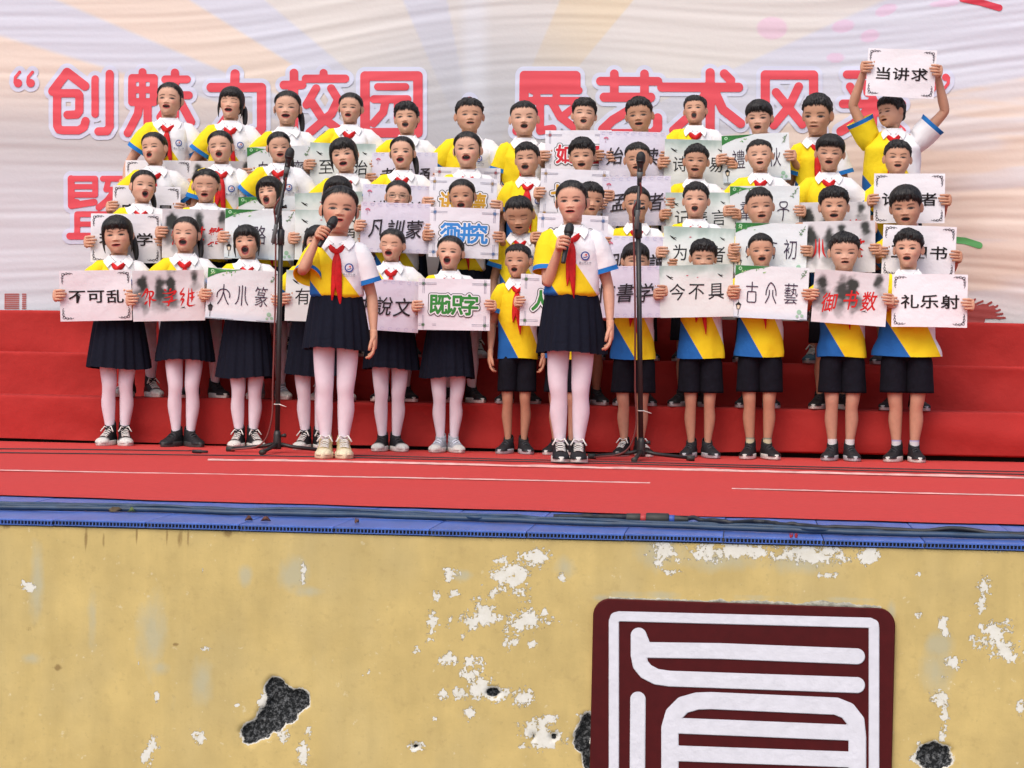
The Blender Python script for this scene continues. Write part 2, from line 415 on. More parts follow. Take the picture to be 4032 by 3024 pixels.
GROUP = 'children of the school choir'
def build_child(p):
    rng = random.Random(p['seed']); rv = random.Random(p['seed']*7 + 3); girl = p['sex'] == 'g'
    H, hh, fat = p['H'], p['hh'], p.get('fat', 1.0)
    root = empty('person', p['loc'], p['rz'])
    tag(root, p['label'], 'person', GROUP)
    k = H / 1.4
    skin = np.array(p.get('tone', (.50, .262, .175)))*np.array([1.10, 1.12, 1.10]) * (1 + rng.uniform(-.05, .05))
    zc = H - p['hairtop']; chin = zc - hh          # crown and chin heights
    zs = chin - .36*hh; zcol = chin - .17*hh       # shoulder point, collar base
    ny = .02                                      # neck axis is slightly behind the body axis
    fw = p.get('fw', 1.0) * rv.uniform(.95, 1.025)
    es, ey, my, ns, bs = rv.uniform(.155, .180), rv.uniform(-.014, .012), rv.uniform(-.010, .012), rv.uniform(.75, 1.2), rv.uniform(-.02, .03)
    jaw = p.get('jaw', rv.uniform(.86, 1.05))
    hy, hp, hr = (R(v + rv.uniform(-a_, a_)) for v, a_ in zip(p.get('head', (0, 0, 0)), (6, 3.5, 4)))
    Rh = rotm(hy, hp, hr)
    piv = np.array([0, ny + .0, chin - .02*hh])
    hoff = np.array([0, ny - .085*hh, 0])
    def place(P, w=1.0):
        """head-local (units of hh, z from chin) -> person space, rotated about the neck"""
        Q = P*hh + hoff + np.array([0, 0, chin]) - piv
        Q2 = Q @ Rh.T
        return piv + Q*(1 - w) + Q2*w if np.ndim(w) == 0 else piv + Q*(1 - w[..., None]) + Q2*w[..., None]
    # ---------------- body: one loft from hips to crown
    nc = 76
    u = np.linspace(-1, 1, nc, endpoint=False); ph = np.pi*(.5*u + .5*u**3)
    tr = np.concatenate([np.linspace(0, .70, 62), np.linspace(.72, 1, 15)])
    T, PH = np.meshgrid(tr, ph, indexing='ij')
    HP = head_pts(T, PH, fw, jaw)
    X = HP[..., 0]; front = (HP[..., 1] < -.05)
    g = lambda x, s: np.exp(-(x/s)**2)
    mo, mw = p.get('mo', .03)*rv.uniform(.78, 1.18), p.get('mw', .105)*rv.uniform(.88, 1.16); mx = rv.uniform(-.012, .012); mc = rv.uniform(-.35, .25)
    tm = .200 + my
    prof = np.interp(T, [.288, .316, .342, .370, .45, .53], [0, .65, 1, .75, .16, 0])
    dy = .064*ns*g(X, .058)*prof + .034*g(np.abs(X) - .060 - .010*ns, .030)*g(T - .330, .028)
    dy += -.014*g(np.abs(X) - .155, .070)*g(T - .475, .040) + .010*g(np.abs(X) - .165, .05)*g(T - .465, .022)
    dy += .004*g(np.abs(X) - .16, .10)*g(T - .62, .03) + .022*g(np.abs(X) - .20, .10)*g(T - .335, .08)
    dy += .020*g(X, .07)*g(T - .05, .05)
    tm = tm + mc*.03*((X/mw)**2 - .5)*np.exp(-(X/.16)**2) + 0*X
    e = np.sqrt(((X - mx)/mw)**2 + ((T - tm)/max(mo, .008))**2)
    lipr = np.sqrt(((X - mx)/(mw + .018))**2 + ((T - tm)/(mo + .021))**2)
    dy += .022*g(X, mw*1.1)*g(T - tm, mo + .035)
    if mo > .012: dy -= np.where(e < 1, .085*np.sqrt(np.clip(1 - e*e, 0, 1)), 0)
    HP[..., 1] -= np.where(front, dy, 0)
    jd = mo*.75*(1 - sstep(.08, .215 + my, T))*(1 - sstep(R(70), R(115), np.abs(PH)))
    HP[..., 2] -= jd
    # colours
    C = np.tile(skin, HP.shape[:2] + (1,))
    def blend(msk, col):
        nonlocal C
        m_ = np.clip(np.where(front, msk, 0), 0, 1)[..., None]; C = C*(1 - m_) + np.asarray(col)*m_
    bl = p.get('blush', .5 if girl else .22)
    blend(bl*g(np.abs(X) - .21, .085)*g(T - .36, .085), skin*np.array([1.02, .62, .62]))
    blend(.35*g(X, .05)*g(T - .337, .04), skin*np.array([.98, .80, .78]))
    lipc = np.array((.42, .055, .055)) if girl else skin*np.array([.88, .62, .62])
    blend(sstep(1.12, .86, lipr), lipc)
    if mo > .012:
        blend(sstep(1.08, .86, e), (.035, .008, .008))
        if mo > .03:
            blend(.75*sstep(.9, .7, e)*sstep(.25, .5, (T - tm)/mo)*sstep(.95, .75, (T - tm)/mo), (.55, .50, .45))
            blend(.6*g(X, mw*.6)*g((T - tm)/mo + .55, .3), (.32, .07, .07))
    else: blend(.8*g(X, mw*.9)*g(T - tm, .008), (.10, .03, .03))
    blend(.50*g(np.abs(X) - .034, .018)*g(T - .310, .013), (.06, .022, .016))
    brow = rng.uniform(.85, 1.0)
    bx = (np.abs(X) - es)/.105; bt = .572 + ey + .4*abs(bs) - .018*bx*bx + bs*bx
    blend(brow*sstep(1.05, .75, np.abs(bx))*g(T - bt, rv.uniform(.011, .019)), (.022, .014, .011))
    ex = (np.abs(X) - es)/rv.uniform(.084, .098)
    if p.get('eyes', 1) == 0:
        blend(.9*sstep(1.1, .8, np.abs(ex))*g(T - (.462 + ey - .010*(1 - ex*ex)), .0125), (.03, .018, .015))
    else:
        eo = p.get('eo', .021)
        up = .468 + ey + eo*(1 - ex*ex); lo = .468 + ey - eo*.75*(1 - ex*ex)
        ins = sstep(-.004, .004, up - T)*sstep(-.004, .004, T - lo)*(np.abs(ex) < 1)
        blend(.9*ins, (.36, .32, .30))
        lookx = p.get('gaze', 0)*.02
        blend(ins*sstep(.060, .044, np.abs(np.abs(X) - es - np.sign(X)*lookx)), (.012, .008, .007))
        blend(.95*sstep(1.15, .9, np.abs(ex))*g(T - up, .0130), (.010, .006, .005))
        blend(.28*sstep(1.1, .8, np.abs(ex))*g(T - lo, .008), (.08, .04, .035))
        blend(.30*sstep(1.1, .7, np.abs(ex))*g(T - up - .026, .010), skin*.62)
    ka0, kth0 = HAIRS[p['hair']][:2]
    thk = np.interp(np.degrees(np.abs(PH)), ka0, kth0)
    soft = sstep(-.075, .015, T - thk + (vnoise(PH*22, T*7, p['seed'] % 60) - .5)*.05)*(np.abs(PH) < R(100))
    C = C*(1 - soft[..., None]*.92) + np.array((.014, .011, .010))*soft[..., None]*.92
    HW = place(HP)
    nk = [(-.012, .9, .245, 0), (-.024, .55, .240, 0), (-.05, 0, .225, .125), (-.12, 0, .222, .115), (-.20, 0, .245, .12), (-.27, 0, .34, .15)]
    rows = []
    c, s = np.cos(ph), np.sin(ph)
    for i, (z, fr, w, yf) in enumerate(nk):
        base = head_pts(np.zeros(nc), ph, fw, jaw)
        q = np.stack([np.sign(s)*np.abs(s)**.87*w, np.where(c > 0, -np.maximum(yf, .12)*np.abs(c)**.87, .29*np.abs(c)**.87), np.full(nc, z)], -1)
        if fr: q = q*(1 - fr) + base*fr; q[:, 2] = z
        q[:, 2] -= (mo*.75*max(0, 1 - i*.5))*(c > 0)*np.abs(c)
        wgt = max(0, 1 - i*.22)
        rows.append(place(q, wgt))
    neck = np.array(rows)
    tw = lambda z, w, yf, yb: np.stack([np.sign(s)*np.abs(s)**.8*w, ny*.5 + np.where(c > 0, -yf*np.abs(c)**.8, yb*np.abs(c)**.8), np.full(nc, z)], -1)
    tor = np.array([tw(zs + .008, .078*H*fat, .034*H, .04*H), tw(zs - .05*H, .088*H*fat, .052*H*fat, .055*H), tw(zs - .14*H, .082*H*fat, .056*H*fat, .055*H), tw(.56*H, .076*H*fat, .055*H*fat, .055*H), tw(.47*H, .084*H*fat, .058*H*fat, .065*H), tw(.44*H, .06*H*fat, .04*H, .045*H)])
    full = np.concatenate([tor[::-1], neck[::-1], HW])
    cfull = np.concatenate([np.tile(skin*.97, (len(tor) + len(neck), nc, 1)), C])
    b = MB(); b.grid(full, wrap=True, cap0=True, cap1=True, col=cfull)
    for sg in (-1, 1):   # ears
        wv = float(hermite(KT, KW, .48))*fw
        E = MB(); E.ell((0, 0, 0), (.030, .085, .135), 12, 9)
        ev = E.v[0]; ev[:, 0] += .018*(ev[:, 1]/.085)**2
        rt = np.array(Matrix.Rotation(R(-sg*34), 3, 'Z')) @ np.diag([sg, 1, 1])
        ev = ev @ rt.T + np.array([sg*(wv + .020), .045, .455])
        b.add(place(ev), [q if sg > 0 else q[::-1] for q in E.f], skin*np.array([.98, .90, .88]))
    # legs
    sx = p.get('stance', .044 if girl else .047)*H; ax = p.get('ankle', .031 if girl else .038)*H; lt = p.get('legs', 1.0)*(.5 + .5*fat)*(.87 if girl else .84)
    knee_z = .265*H
    legp = {}
    for sg in (-1, 1):
        jx = rng.uniform(-.004, .004)*H
        pts = np.array([(sg*sx, ny*.5, .47*H), (sg*sx, 0, .38*H), (sg*sx*.97 + jx, -.006, .31*H), (sg*(sx*.6 + ax*.4) + jx, -.012, knee_z), (sg*(sx*.5 + ax*.5), -.004, .225*H), (sg*(sx*.4 + ax*.6) + sg*.004, .008, .175*H), (sg*(sx*.2 + ax*.8), .008, .105*H), (sg*ax, .004, .055*H), (sg*ax, 0, .028*H)])
        rad = np.array([.044, .042, .038, .0340, .0305, .0325, .0240, .0178, .020])*H*np.array([min(lt, 1.0*fat)]*3 + [lt]*6)
        legp[sg] = (pts, rad)
        kn_ = np.array([.80, .74, .72])*skin; b.tube(pts, np.stack([rad, rad*1.04], -1), 14, (1, 0, 0), col=kn_, sub=3)
    # ---------------- arms
    l1, l2 = .158*H*p.get('arml', 1), .145*H*p.get('arml', 1); hl = .112*H
    SH = {sg: np.array([sg*.084*H*(.4 + .6*fat), ny*.5, zs - .030*H]) for sg in (-1, 1)}
    arms = {}
    inv = np.array(root.matrix_basis.inverted()) if False else None
    cz, sz = math.cos(-p['rz']), math.sin(-p['rz'])
    loc = np.array(p['loc'])
    def tol(P):
        d = np.asarray(P) - loc; return np.array([d[0]*cz - d[1]*sz, d[0]*sz + d[1]*cz, d[2]])
    def vl(v): v = np.asarray(v); return np.array([v[0]*cz - v[1]*sz, v[0]*sz + v[1]*cz, v[2]])
    for sg in (-1, 1):
        pose = p['arms'][0 if sg < 0 else 1]
        if pose[0] == 'down':
            sp = pose[1] if len(pose) > 1 else 0
            Wp = SH[sg] + np.array([sg*(.030 + sp)*H + sg*.02, -.045*H, -.285*H]); E = ik(SH[sg], Wp, l1, l2, (sg*.5, 1, 0))
            a = nrm(nrm(Wp - E)*.7 + np.array([0, 0, -.4])); hd = (a, (-sg, .25, 0), (0, -1, 0), (16, 24, 20), (.75, .35, .35))
        elif pose[0] == 'paper':
            W3, pr, pu, pn = pose[1], vl(pose[2]), vl(pose[3]), vl(pose[4])
            tilt = rng.uniform(-.05, .30); Lh = hl
            edge = tol(W3); inn = -sg*pr
            a = nrm(pn*1.0 - inn*.22 + pu*tilt)
            Wp = edge - a*.50*Lh - inn*.030*k + pn*.012 - pu*.004
            E = ik(SH[sg], Wp, l1, l2, pose[5] if len(pose) > 5 else (sg*.6, .55, -.8))
            hd = (a, nrm(inn + pn*.1), nrm(pu - a*np.dot(pu, a)), (62 + rng.uniform(-6, 6), 34, 8), (.25, .25, 1.0))
        elif pose[0] == 'mic':
            G, m = tol(pose[1]), vl(pose[2]); m = nrm(m)
            out = nrm(np.cross(m, (0, 1, 0)))*-sg; out = out if out[0]*sg > 0 else -out     # sideways, away from the body axis
            fwd = nrm(np.cross(out, m)); fwd = fwd if fwd[1] < 0 else -fwd
            Wp = G + out*.033*k - fwd*.052*k - m*.02
            E = ik(SH[sg], Wp, l1, l2, pose[3])
            hd = (nrm(fwd + out*.05), -out, m, (38, 62, 48), (.25, .75, .65))
        arms[sg] = (SH[sg], E, Wp)
        S0 = SH[sg]
        fa = nrm(Wp - E); m1 = S0*.5 + E*.5; m2 = E*.6 + Wp*.4
        pts = [S0 + (E - S0)*-.06, S0*.75 + E*.25, m1, E*.93 + S0*.07, E*.94 + Wp*.06, E*.72 + Wp*.28, E*.35 + Wp*.65, Wp - fa*.012, Wp + nrm(hd[0])*.012]
        q = (.75 + .25*fat)*H
        rr = np.array([(.028, .028), (.027, .027), (.0235, .024), (.0195, .020), (.0192, .020), (.0200, .0205), (.0160, .0165), (.0138, .0118), (.0150, .012)])*q
        hint = nrm(np.asarray(hd[2], float) + .01)
        b.tube(pts, rr, 12, hint, col=skin*np.array([.92, .88, .87]), sub=3)
        hand(b, Wp, *hd[:3], hl, hd[3], hd[4], skin*np.array([.98, .90, .86]))
    body = b.build('body', M_skin, root)
    # ---------------- hair
    st = p['hair']; ka, kth, ttop, tside, jit = HAIRS[st]
    nh, nr = 120, 60
    ph2 = np.linspace(-np.pi, np.pi, nh, endpoint=False); t2 = np.linspace(-.02 if st in ('bob', 'bangs') else .05, 1, nr)
    T2, P2 = np.meshgrid(t2, ph2, indexing='ij')
    hpv = head_pts(T2, P2, fw, jaw)
    th = np.interp(np.degrees(np.abs(P2)), ka, kth)
    rs = np.random.RandomState(p['seed'])
    jn = np.convolve(np.r_[rs.rand(nh + 4)], [.25, .5, .25], 'same')[2:nh + 2]; jn2 = rs.rand(nh)
    th = th + jit*(2*jn - 1)[None, :]*1.4 + jit*.6*(jn2 - .5)[None, :]
    if st in ('pulled',): th = th + p.get('part', .02)*np.exp(-((P2 - R(p.get('partx', 0)))/.16)**2)
    if p.get('fringegap'): th = th + .09*np.exp(-((P2 - R(p['fringegap']))/.13)**2)
    m_ = np.clip((T2 - th)/.045, -1, 2.25)
    tau = (tside + (ttop - tside)*sstep(.55, .92, T2))*p.get('vol', 1)
    strand = rs.rand(nh)*.6 + .7
    tau = tau*(.80 + .34*strand[None, :]*(.6 + .4*vnoise(T2*9, P2*6, p['seed'] % 97)))
    off = np.where(m_ > 0, tau*sstep(0, 1, m_*.45)*1.0 + .006, -.045)
    off = np.where((m_ <= 0) & (m_ > -.5), .006 + (m_/.5)*.05, off)
    if st in ('short', 'thick', 'crew'):
        off = off + np.where(m_ > .5, (vnoise(P2*9, T2*22, p['seed'] % 89) - .5)*(.055 if st != 'crew' else .014) + (vnoise(P2*3, T2*6, p['seed'] % 71) - .4)*.03, 0)
    Cc = np.array([0, .05, .5]); dv = hpv - Cc; dv[..., 2] *= np.where(T2 > .5, 1, .25); dn = dv/np.linalg.norm(dv, axis=-1, keepdims=True)
    hv = hpv + dn*off[..., None]
    hb = MB(); hb.grid(place(hv), wrap=True, cap0=True, cap1=True)
    def lock(pts, rad):  # tapering lock of hair in head space
        hb.tube(place(np.array(pts, float)), np.array(rad)*hh, 8, sub=4)
    for i in range(0 if st == 'pulled' else 16 if girl else 22):
        a_ = R(rv.uniform(-62, 62)); tt = float(np.interp(abs(math.degrees(a_)), ka, kth)); ln_ = rv.uniform(.02, .06) if st != 'pulled' else rv.uniform(.0, .03)
        pts_ = []
        for q_, o_ in ((.10, .040), (.04, .026), (-.01, .014), (-.01 - ln_, .008)):
            hp_ = head_pts(np.array([tt + q_]), np.array([a_ + (.1 - q_)*rv.uniform(-.5, .5)]), fw, jaw)[0]
            dn_ = nrm(hp_ - np.array([0, .05, .5])); pts_.append(hp_ + dn_*o_*(1.5 if st in ('thick', 'bowl') else 1))
        lock(pts_, [.016, .020, .013, .002])
    if st == 'pulled':
        for i in range(10):
            sg = rv.choice((-1, 1)); a0_ = rv.uniform(.2, 1.25); pts_ = []
            for k_ in range(4):
                hp_ = head_pts(np.array([.93 - .09*k_]), np.array([sg*(a0_ + .45*k_)]), fw, jaw)[0]; pts_.append(hp_ + nrm(hp_ - np.array([0, .05, .5]))*(.042 + rv.uniform(0, .012)))
            lock(pts_, [.006, .012, .012, .004])
    if girl and st != 'bob':
        tail = p.get('tail', 'back')
        if tail == 'back': lock([(0, .46, .62), (0, .60, .58), (0, .62, .40), (0, .55, .12), (.02, .48, -.15)], [.07, .11, .12, .10, .03])
        if tail == 'right': lock([(.20, .42, .50), (.34, .42, .40), (.42, .30, .15), (.46, .20, -.12), (.43, .16, -.32)], [.06, .10, .10, .075, .02])
        if tail == 'left': lock([(-.20, .42, .50), (-.34, .42, .40), (-.42, .30, .15), (-.46, .20, -.12), (-.43, .16, -.32)], [.06, .10, .10, .075, .02])
        if tail == 'buns':
            for sg in (-1, 1): hb.ell(place(np.array([[sg*.36, .30, .62]]))[0], np.array([.13, .13, .13])*hh, 12, 9)
        if p.get('wisps', 1):
            for sg in (-1, 1): lock([(sg*.33, -.13, .68), (sg*.375, -.10, .52), (sg*.385, -.08, .36), (sg*.36, -.09, .20 + rng.uniform(-.05, .08))], [.012, .020, .014, .004])
        if st == 'bangs':
            for sg in (-1, 1): lock([(sg*.36, -.10, .60), (sg*.40, -.10, .40), (sg*.40, -.10, .18), (sg*.37, -.12, -.02)], [.03, .038, .03, .008])
    hb.build('hair', M_hair, root)
    if p.get('glasses'):
        gl = MB()
        for sg in (-1, 1):
            a = np.linspace(0, 2*np.pi, 21)
            gl.tube(place(np.stack([sg*.165 + .105*np.sign(np.cos(a))*np.abs(np.cos(a))**.6, -.425 + .03*np.abs(np.cos(a)*.5 + sg*.0) + 0*a, .468 + .062*np.sign(np.sin(a))*np.abs(np.sin(a))**.6], -1)), np.full(21, .009*hh), 6, cap=False)
            gl.tube(place(np.array([(sg*.27, -.41, .482), (sg*.36, -.30, .500), (sg*.40, .05, .51)])), np.full(3, .008*hh), 6)
        gl.tube(place(np.array([(-.06, -.43, .500), (0, -.45, .535), (.06, -.43, .500)])), np.full(3, .008*hh), 6)
        gl.build('spectacles', M_glass, root)
    # ---------------- polo shirt
    tuck = girl
    bz = (.585 if tuck else p.get('hem', .452))*H
    zk = [bz, bz + (.012 if tuck else .02)*H, .62*H if tuck else .53*H, .68*H, zs - .055*H, zs - .020*H, zs + .004*H, zs + .020*H, zcol - .004, zcol + .012]
    hw = p.get('hemw', .098)
    if tuck: wk = [.086*fat, .102*fat, .100*fat, .098*fat, .098*fat, .092*(.4+.6*fat), .078, .060, .0445, .040]; dk = [.066, .080, .082, .081, .078, .064, .050, .042, .038, .036]
    else: wk = [hw*1.09*fat + .002, hw*1.08*fat + .002, (.4*hw + .6*.098)*1.03*fat, .098*fat, .098*fat, .092*(.4+.6*fat), .078, .060, .0445, .040]; dk = [.088*fat, .087*fat, .083*fat, .080*fat, .078*fat, .064, .050, .042, .038, .036]
    zz = np.concatenate([np.linspace(zk[0], zk[4], 26), np.linspace(zk[4], zk[-1], 12)[1:]])
    zk = np.array(zk); zk = np.maximum.accumulate(zk + np.arange(len(zk))*1e-5)
    wv = np.interp(zz, zk, np.array(wk)*H); dv = np.interp(zz, zk, np.array(dk)*H)
    ncs = 56; ps = np.linspace(-np.pi, np.pi, ncs, endpoint=False); cs, ss = np.cos(ps), np.sin(ps)
    ex_ = 2/2.5
    def ring(w, d, z): return np.stack([np.sign(ss)*np.abs(ss)**ex_*w, ny*.6 - np.sign(cs)*np.abs(cs)**ex_*d*np.where(cs > 0, 1, .92), np.full(ncs, z)], -1)
    SP = np.array([ring(w, d, z) for w, d, z in zip(wv, dv, zz)])
    nrmv = SP - np.array([0, ny, 0]); nrmv[..., 2] = 0; nrmv /= np.linalg.norm(nrmv, axis=-1, keepdims=True) + 1e-9
    wr = waves(SP, p['seed'] % 1000, np.array([30, 26, 17]))*.0052 + waves(SP, p['seed'] % 1000 + 5, np.array([70, 60, 34]))*.0026
    wr -= .0055*np.abs(waves(SP, p['seed'] % 1000 + 7, np.array([17, 12, 26]), 3))**.5
    wr = wr*(1 - .85*np.exp(-((SP[..., 0] - .048*H)**2 + (SP[..., 2] - zs + .082*H)**2)/(.042*k)**2)*(SP[..., 1] < 0))
    wr *= (1 - sstep(zs - .02*H, zs + .01*H, SP[..., 2]))[...]
    if not tuck: wr += .006*np.sin(ps*5 + rng.random()*6)[None, :]*(1 - sstep(bz, bz + .16*H, SP[..., 2]))
    SP = SP + nrmv*wr[..., None]*k
    if not tuck: SP[..., 2] += (np.sin(ps*2 + rng.random()*6)*.004)[None, :]*(1 - sstep(bz, bz + .05, SP[..., 2]))
    zp0 = (.53 if tuck else .452)*H
    uu = SP[..., 0]/(.098*H*fat); vv = (SP[..., 2] - zp0)/(zcol - zp0)
    sY = (-(uu + .50) - 2.2*(vv - .84)) if tuck else (-(uu + .16) - 1.72*(vv - .86)); sY = sY + .25*np.sin(np.clip(vv, 0, 1)*3.14)*.25
    sB = -.47*(uu + (1.06 if tuck else .95)) - 1.05*(vv - .47)
    seam = np.stack([sY*.12, sB*.12, np.full_like(sY, -1)], -1)
    sh = MB(); sh.grid(SP, wrap=True, col=seam)
    inner = SP[:1] - nrmv[:1]*.006; inner2 = inner + np.array([0, 0, .03])
    sh.grid(np.concatenate([SP[:1], inner, inner2]), wrap=True, col=np.concatenate([seam[:1]]*3), flip=True)
    for sg in (-1, 1):
        S0, E, Wp = arms[sg]
        d = E - S0; ll = np.linalg.norm(d); d = d/ll
        if p['arms'][0 if sg < 0 else 1][0] == 'mic': d = nrm(d*.60 + np.array([sg*.04, 0, -.40]))
        cut = p.get('sleeve', .60)*ll
        inw = np.array([-sg, 0, 0.]); up = np.array([0, 0, 1.])
        fr = np.array([-.22, -.08, .06, .18, .32, .46, .58, .70, .80, .90, .955, 1.0])
        P0 = [S0 + d*cut*x + (inw*.028*H*max(0, -x)*3.0 + up*.012*H*(x < 0)) for x in fr]
        q = .4 + .6*fat
        rr = np.array([(.024, .028), (.036, .040), (.0425, .046), (.0455, .048), (.047, .049), (.048, .050), (.0485, .0505), (.0495, .051), (.050, .0515), (.051, .052), (.052, .053), (.0525, .0535)])*H*q
        hint = nrm(np.cross(d, (0, 1, .2)))
        n0 = sh.n; o = sh.tube(P0, rr, 26, hint, cap=False)
        V = sh.v[-1].reshape(len(fr), 26, 3)
        ctr = np.array(P0)[:, None, :]; rad = V - ctr; rad /= np.linalg.norm(rad, axis=-1, keepdims=True) + 1e-9
        V += rad*(waves(V, p['seed'] % 1000 + 9 + sg, np.array([50, 50, 50]))*.0032*k)[..., None]*np.linspace(0, 1, len(fr))[:, None, None]
        sm = np.zeros((len(fr), 26, 3)); sm[..., 0] = .1 if sg < 0 else -.1; sm[..., 1] = -.1
        if sg < 0:      # the yellow panel starts below the shoulder seam
            uu_ = V[..., 0]/(.098*H*fat); vv_ = (V[..., 2] - zp0)/(zcol - zp0); sm[..., 0] = np.clip((-(uu_ + (.50 if tuck else .30)) - 1.9*(vv_ - .85))*.12, -.1, .1)
            sm[4:, :, 0] = .1
        sm[..., 2] = ((fr*cut - (cut - .026))*1.0)[:, None]
        sh.v[-1] = V.reshape(-1, 3); sh.c[-1] = sm.reshape(-1, 3)
        lip = np.array([V[-1], P0[-1] + (V[-1] - P0[-1])*.90, P0[-4] + (V[-4] - P0[-4])*.88])
        sl_ = np.tile(sm[-1:], (3, 1, 1)); sl_[1:, :, 2] = -1; sh.grid(lip, wrap=True, col=sl_, flip=False)
    shirt = sh.build('polo_shirt', M_shirt, root, attr='Seam')
    # front surface of the shirt, for the things lying on it
    def fy(x, z):
        w = np.interp(z, zz, wv); d = np.interp(z, zz, dv)
        s_ = np.clip(abs(x)/w, 0, .98); c_ = (1 - s_**2.5)**(1/2.5)
        return ny*.6 - d*c_
    # collar
    cb = MB(); na = 49; al = np.linspace(R(9), R(351), na)
    nr_ = .262*hh; tip = np.clip(1 - np.minimum(al - R(9), R(351) - al)/R(72), 0, 1)**1.25; sgn = np.where(al < np.pi, 1., -1.)
    rowsC = []
    for r0, z0, dz, dx in ((.97, -.012, .050, 0), (1.03, .016, .052, 0), (1.08, .022, .050, .002), (1.16, .016, .047, .012), (1.34, .004, .046, .032), (1.58, -.016, .047, .048)):
        x = np.sin(al)*nr_*r0 + sgn*dx*k*tip; y = ny*.9 - np.cos(al)*nr_*r0; zr = zcol + z0 - dz*k*tip
        yl = np.array([fy(min(abs(a_), .085*k), b_) for a_, b_ in zip(x, zr)]) - (.004 + .018*(r0 - 1.05) if r0 > 1.05 else .002)
        y = np.where(np.cos(al) > .25, np.minimum(y, yl), y)
        rowsC.append(np.stack([x, y, zr + 0*x], -1))
    cb.grid(np.array(rowsC))
    cb.grid(np.array([rowsC[-1], rowsC[-1] + np.array([0, .009, .002])]))
    cb.build('collar', M_white, shirt)
    # badge
    bx_, bz_ = .048*H, zs - .078*H
    bd = MB(); a = np.linspace(0, 2*np.pi, 25)[:-1]; br = p.get('badge', .021)
    def on(x, z, o): return np.array([bx_ + x, fy(bx_ + x, bz_ + z) - o, bz_ + z])
    for r1, o, cl in ((br, .0060, (.035, .075, .30)), (br*.72, .0065, (.72, .70, .74))):
        V = [on(0, 0, o + .001)] + [on(math.cos(t)*r1, math.sin(t)*r1, o) for t in a]
        bd.add(V, [(0, i + 1, (i + 1) % 24 + 1) for i in range(24)], cl)
    for pl, r1, cl in (([(-.1, -.05), (.0, .15), (.25, .45), (.3, .2), (.15, .0)], .13, (.62, .08, .06)), ([(-.45, -.28), (-.1, -.38), (.35, -.22), (.5, -.1)], .10, (.035, .075, .30))):
        for i in range(len(pl) - 1):
            q0, q1 = np.array(pl[i])*br, np.array(pl[i + 1])*br; d = nrm(np.r_[q1 - q0, 0])[:2]; n_ = np.array([-d[1], d[0]])*r1*br
            bd.add([on(*(q0 + n_), .0072 + i*1e-4), on(*(q0 - n_), .0072 + i*1e-4), on(*(q1 - n_), .0072 + i*1e-4), on(*(q1 + n_), .0072 + i*1e-4)], [(0, 1, 2, 3)], cl)
    gx = p.get('school', 0)
    for i in range(5):   # the school's name under the badge, five small characters
        V, Fc = glyph('香山桥小学'[i], .01); V = V*.0125
        bd.add([on(v[0] + (i - 2)*.0135, v[1] - br - .013, .0065) for v in V], Fc, (.16, .17, .22))
    for i in range(14):
        bd.add([on(-.030 + i*.0044 + dx, -br - .024 + dz, .0065) for dx, dz in ((0, 0), (.0030, 0), (.0030, .0022), (0, .0022))], [(0, 1, 2, 3)], (.30, .30, .34))
    bd.build('badge', M_badge, shirt, smooth=False)
    # scarf
    if p.get('scarf', 1):
        sc_ = MB(); kz = zcol - .072*k; ky = fy(0, kz) - .012; kx = p.get('knotx', 0.0) + rng.uniform(-.006, .006)
        for sg in (-1, 1):
            pts = [(sg*.044*k, fy(.044*k, zcol - .034*k) + .006, zcol - .030*k), (sg*.036*k, fy(.036*k, zcol - .044*k) + .000, zcol - .044*k), (sg*.019*k + kx*.5, fy(.019*k, zcol - .060*k) - .008, zcol - .060*k), (kx, ky, kz)]
            sc_.tube(pts, [(.008*k, .003), (.013*k, .004), (.016*k, .006), (.010*k, .008)], 10, (0, .3, 1), sub=4)
        sc_.ell((kx, ky - .004, kz), np.array([.015, .012, .017])*k, 12, 9)
        for sg in (-1, 1):
            ln = (.20 + rng.uniform(-.02, .05) + (.04 if sg > 0 else 0))*k*p.get('taillen', 1.0)
            xe = kx + sg*(.008 + rng.uniform(0, .028))*k
            zt = [kz - .006, kz - .05*k, kz - ln*.5, kz - ln*.8, kz - ln]
            xt = [kx + sg*.004, kx + sg*.010*k, kx*.4 + xe*.6, xe, xe + sg*.004]
            wt_ = np.array([.007, .014, .018, .011, .002])*k*rv.uniform(.85, 1.15)
            pts = [(x, fy(x, z) - .010 - (.004 if sg > 0 else 0), z) for x, z in zip(xt, zt)]
            sc_.tube(pts, np.stack([wt_, np.full(5, .0045)], -1), 10, (1, .25*sg, 0), sub=4)
        sc_.build('neckerchief', M_scarf, root)
    # ---------------- skirt with tights / shorts with socks
    ang0 = p.get('toe', .30)
    if girl:
        n_p = 18; ncp = n_p*6; a = np.linspace(0, 2*np.pi, ncp, endpoint=False)
        z0, z1 = .612*H, p.get('skirt', .35)*H; rows = []
        sw = p.get('skirtw', .126)
        for i, tt in enumerate(np.linspace(0, 1, 16)):
            w = (.088 + (sw - .088)*tt**.75)*H; d = (.068 + (.105 - .068)*tt**.8)*H
            sa = ((a/(2*np.pi)*n_p) % 1); pl = np.where(sa < .72, sa/.72, (1 - sa)/.28) - .5
            am = (.0035 + .0125*tt)*k
            rr = 1 + 0*a
            wob = .010*tt*np.sin(a*3 + p['seed'])*k + .006*tt*np.sin(a*7 + 2*p['seed'])*k
            x = np.sin(a)*(w + pl*am + wob); y = ny*.5 - np.cos(a)*(d + pl*am + wob)
            z = z0 + (z1 - z0)*tt + .008*tt*np.sin(a*2 + p['seed']) + (pl*.004*tt)
            rows.append(np.stack([x, y, z], -1))
        skb = MB(); rows = np.array(rows)
        skb.grid(rows, wrap=True, flip=True); inn = rows[-1] - np.array([0, 0, 0]); cen = np.array([0, ny*.5, 0])
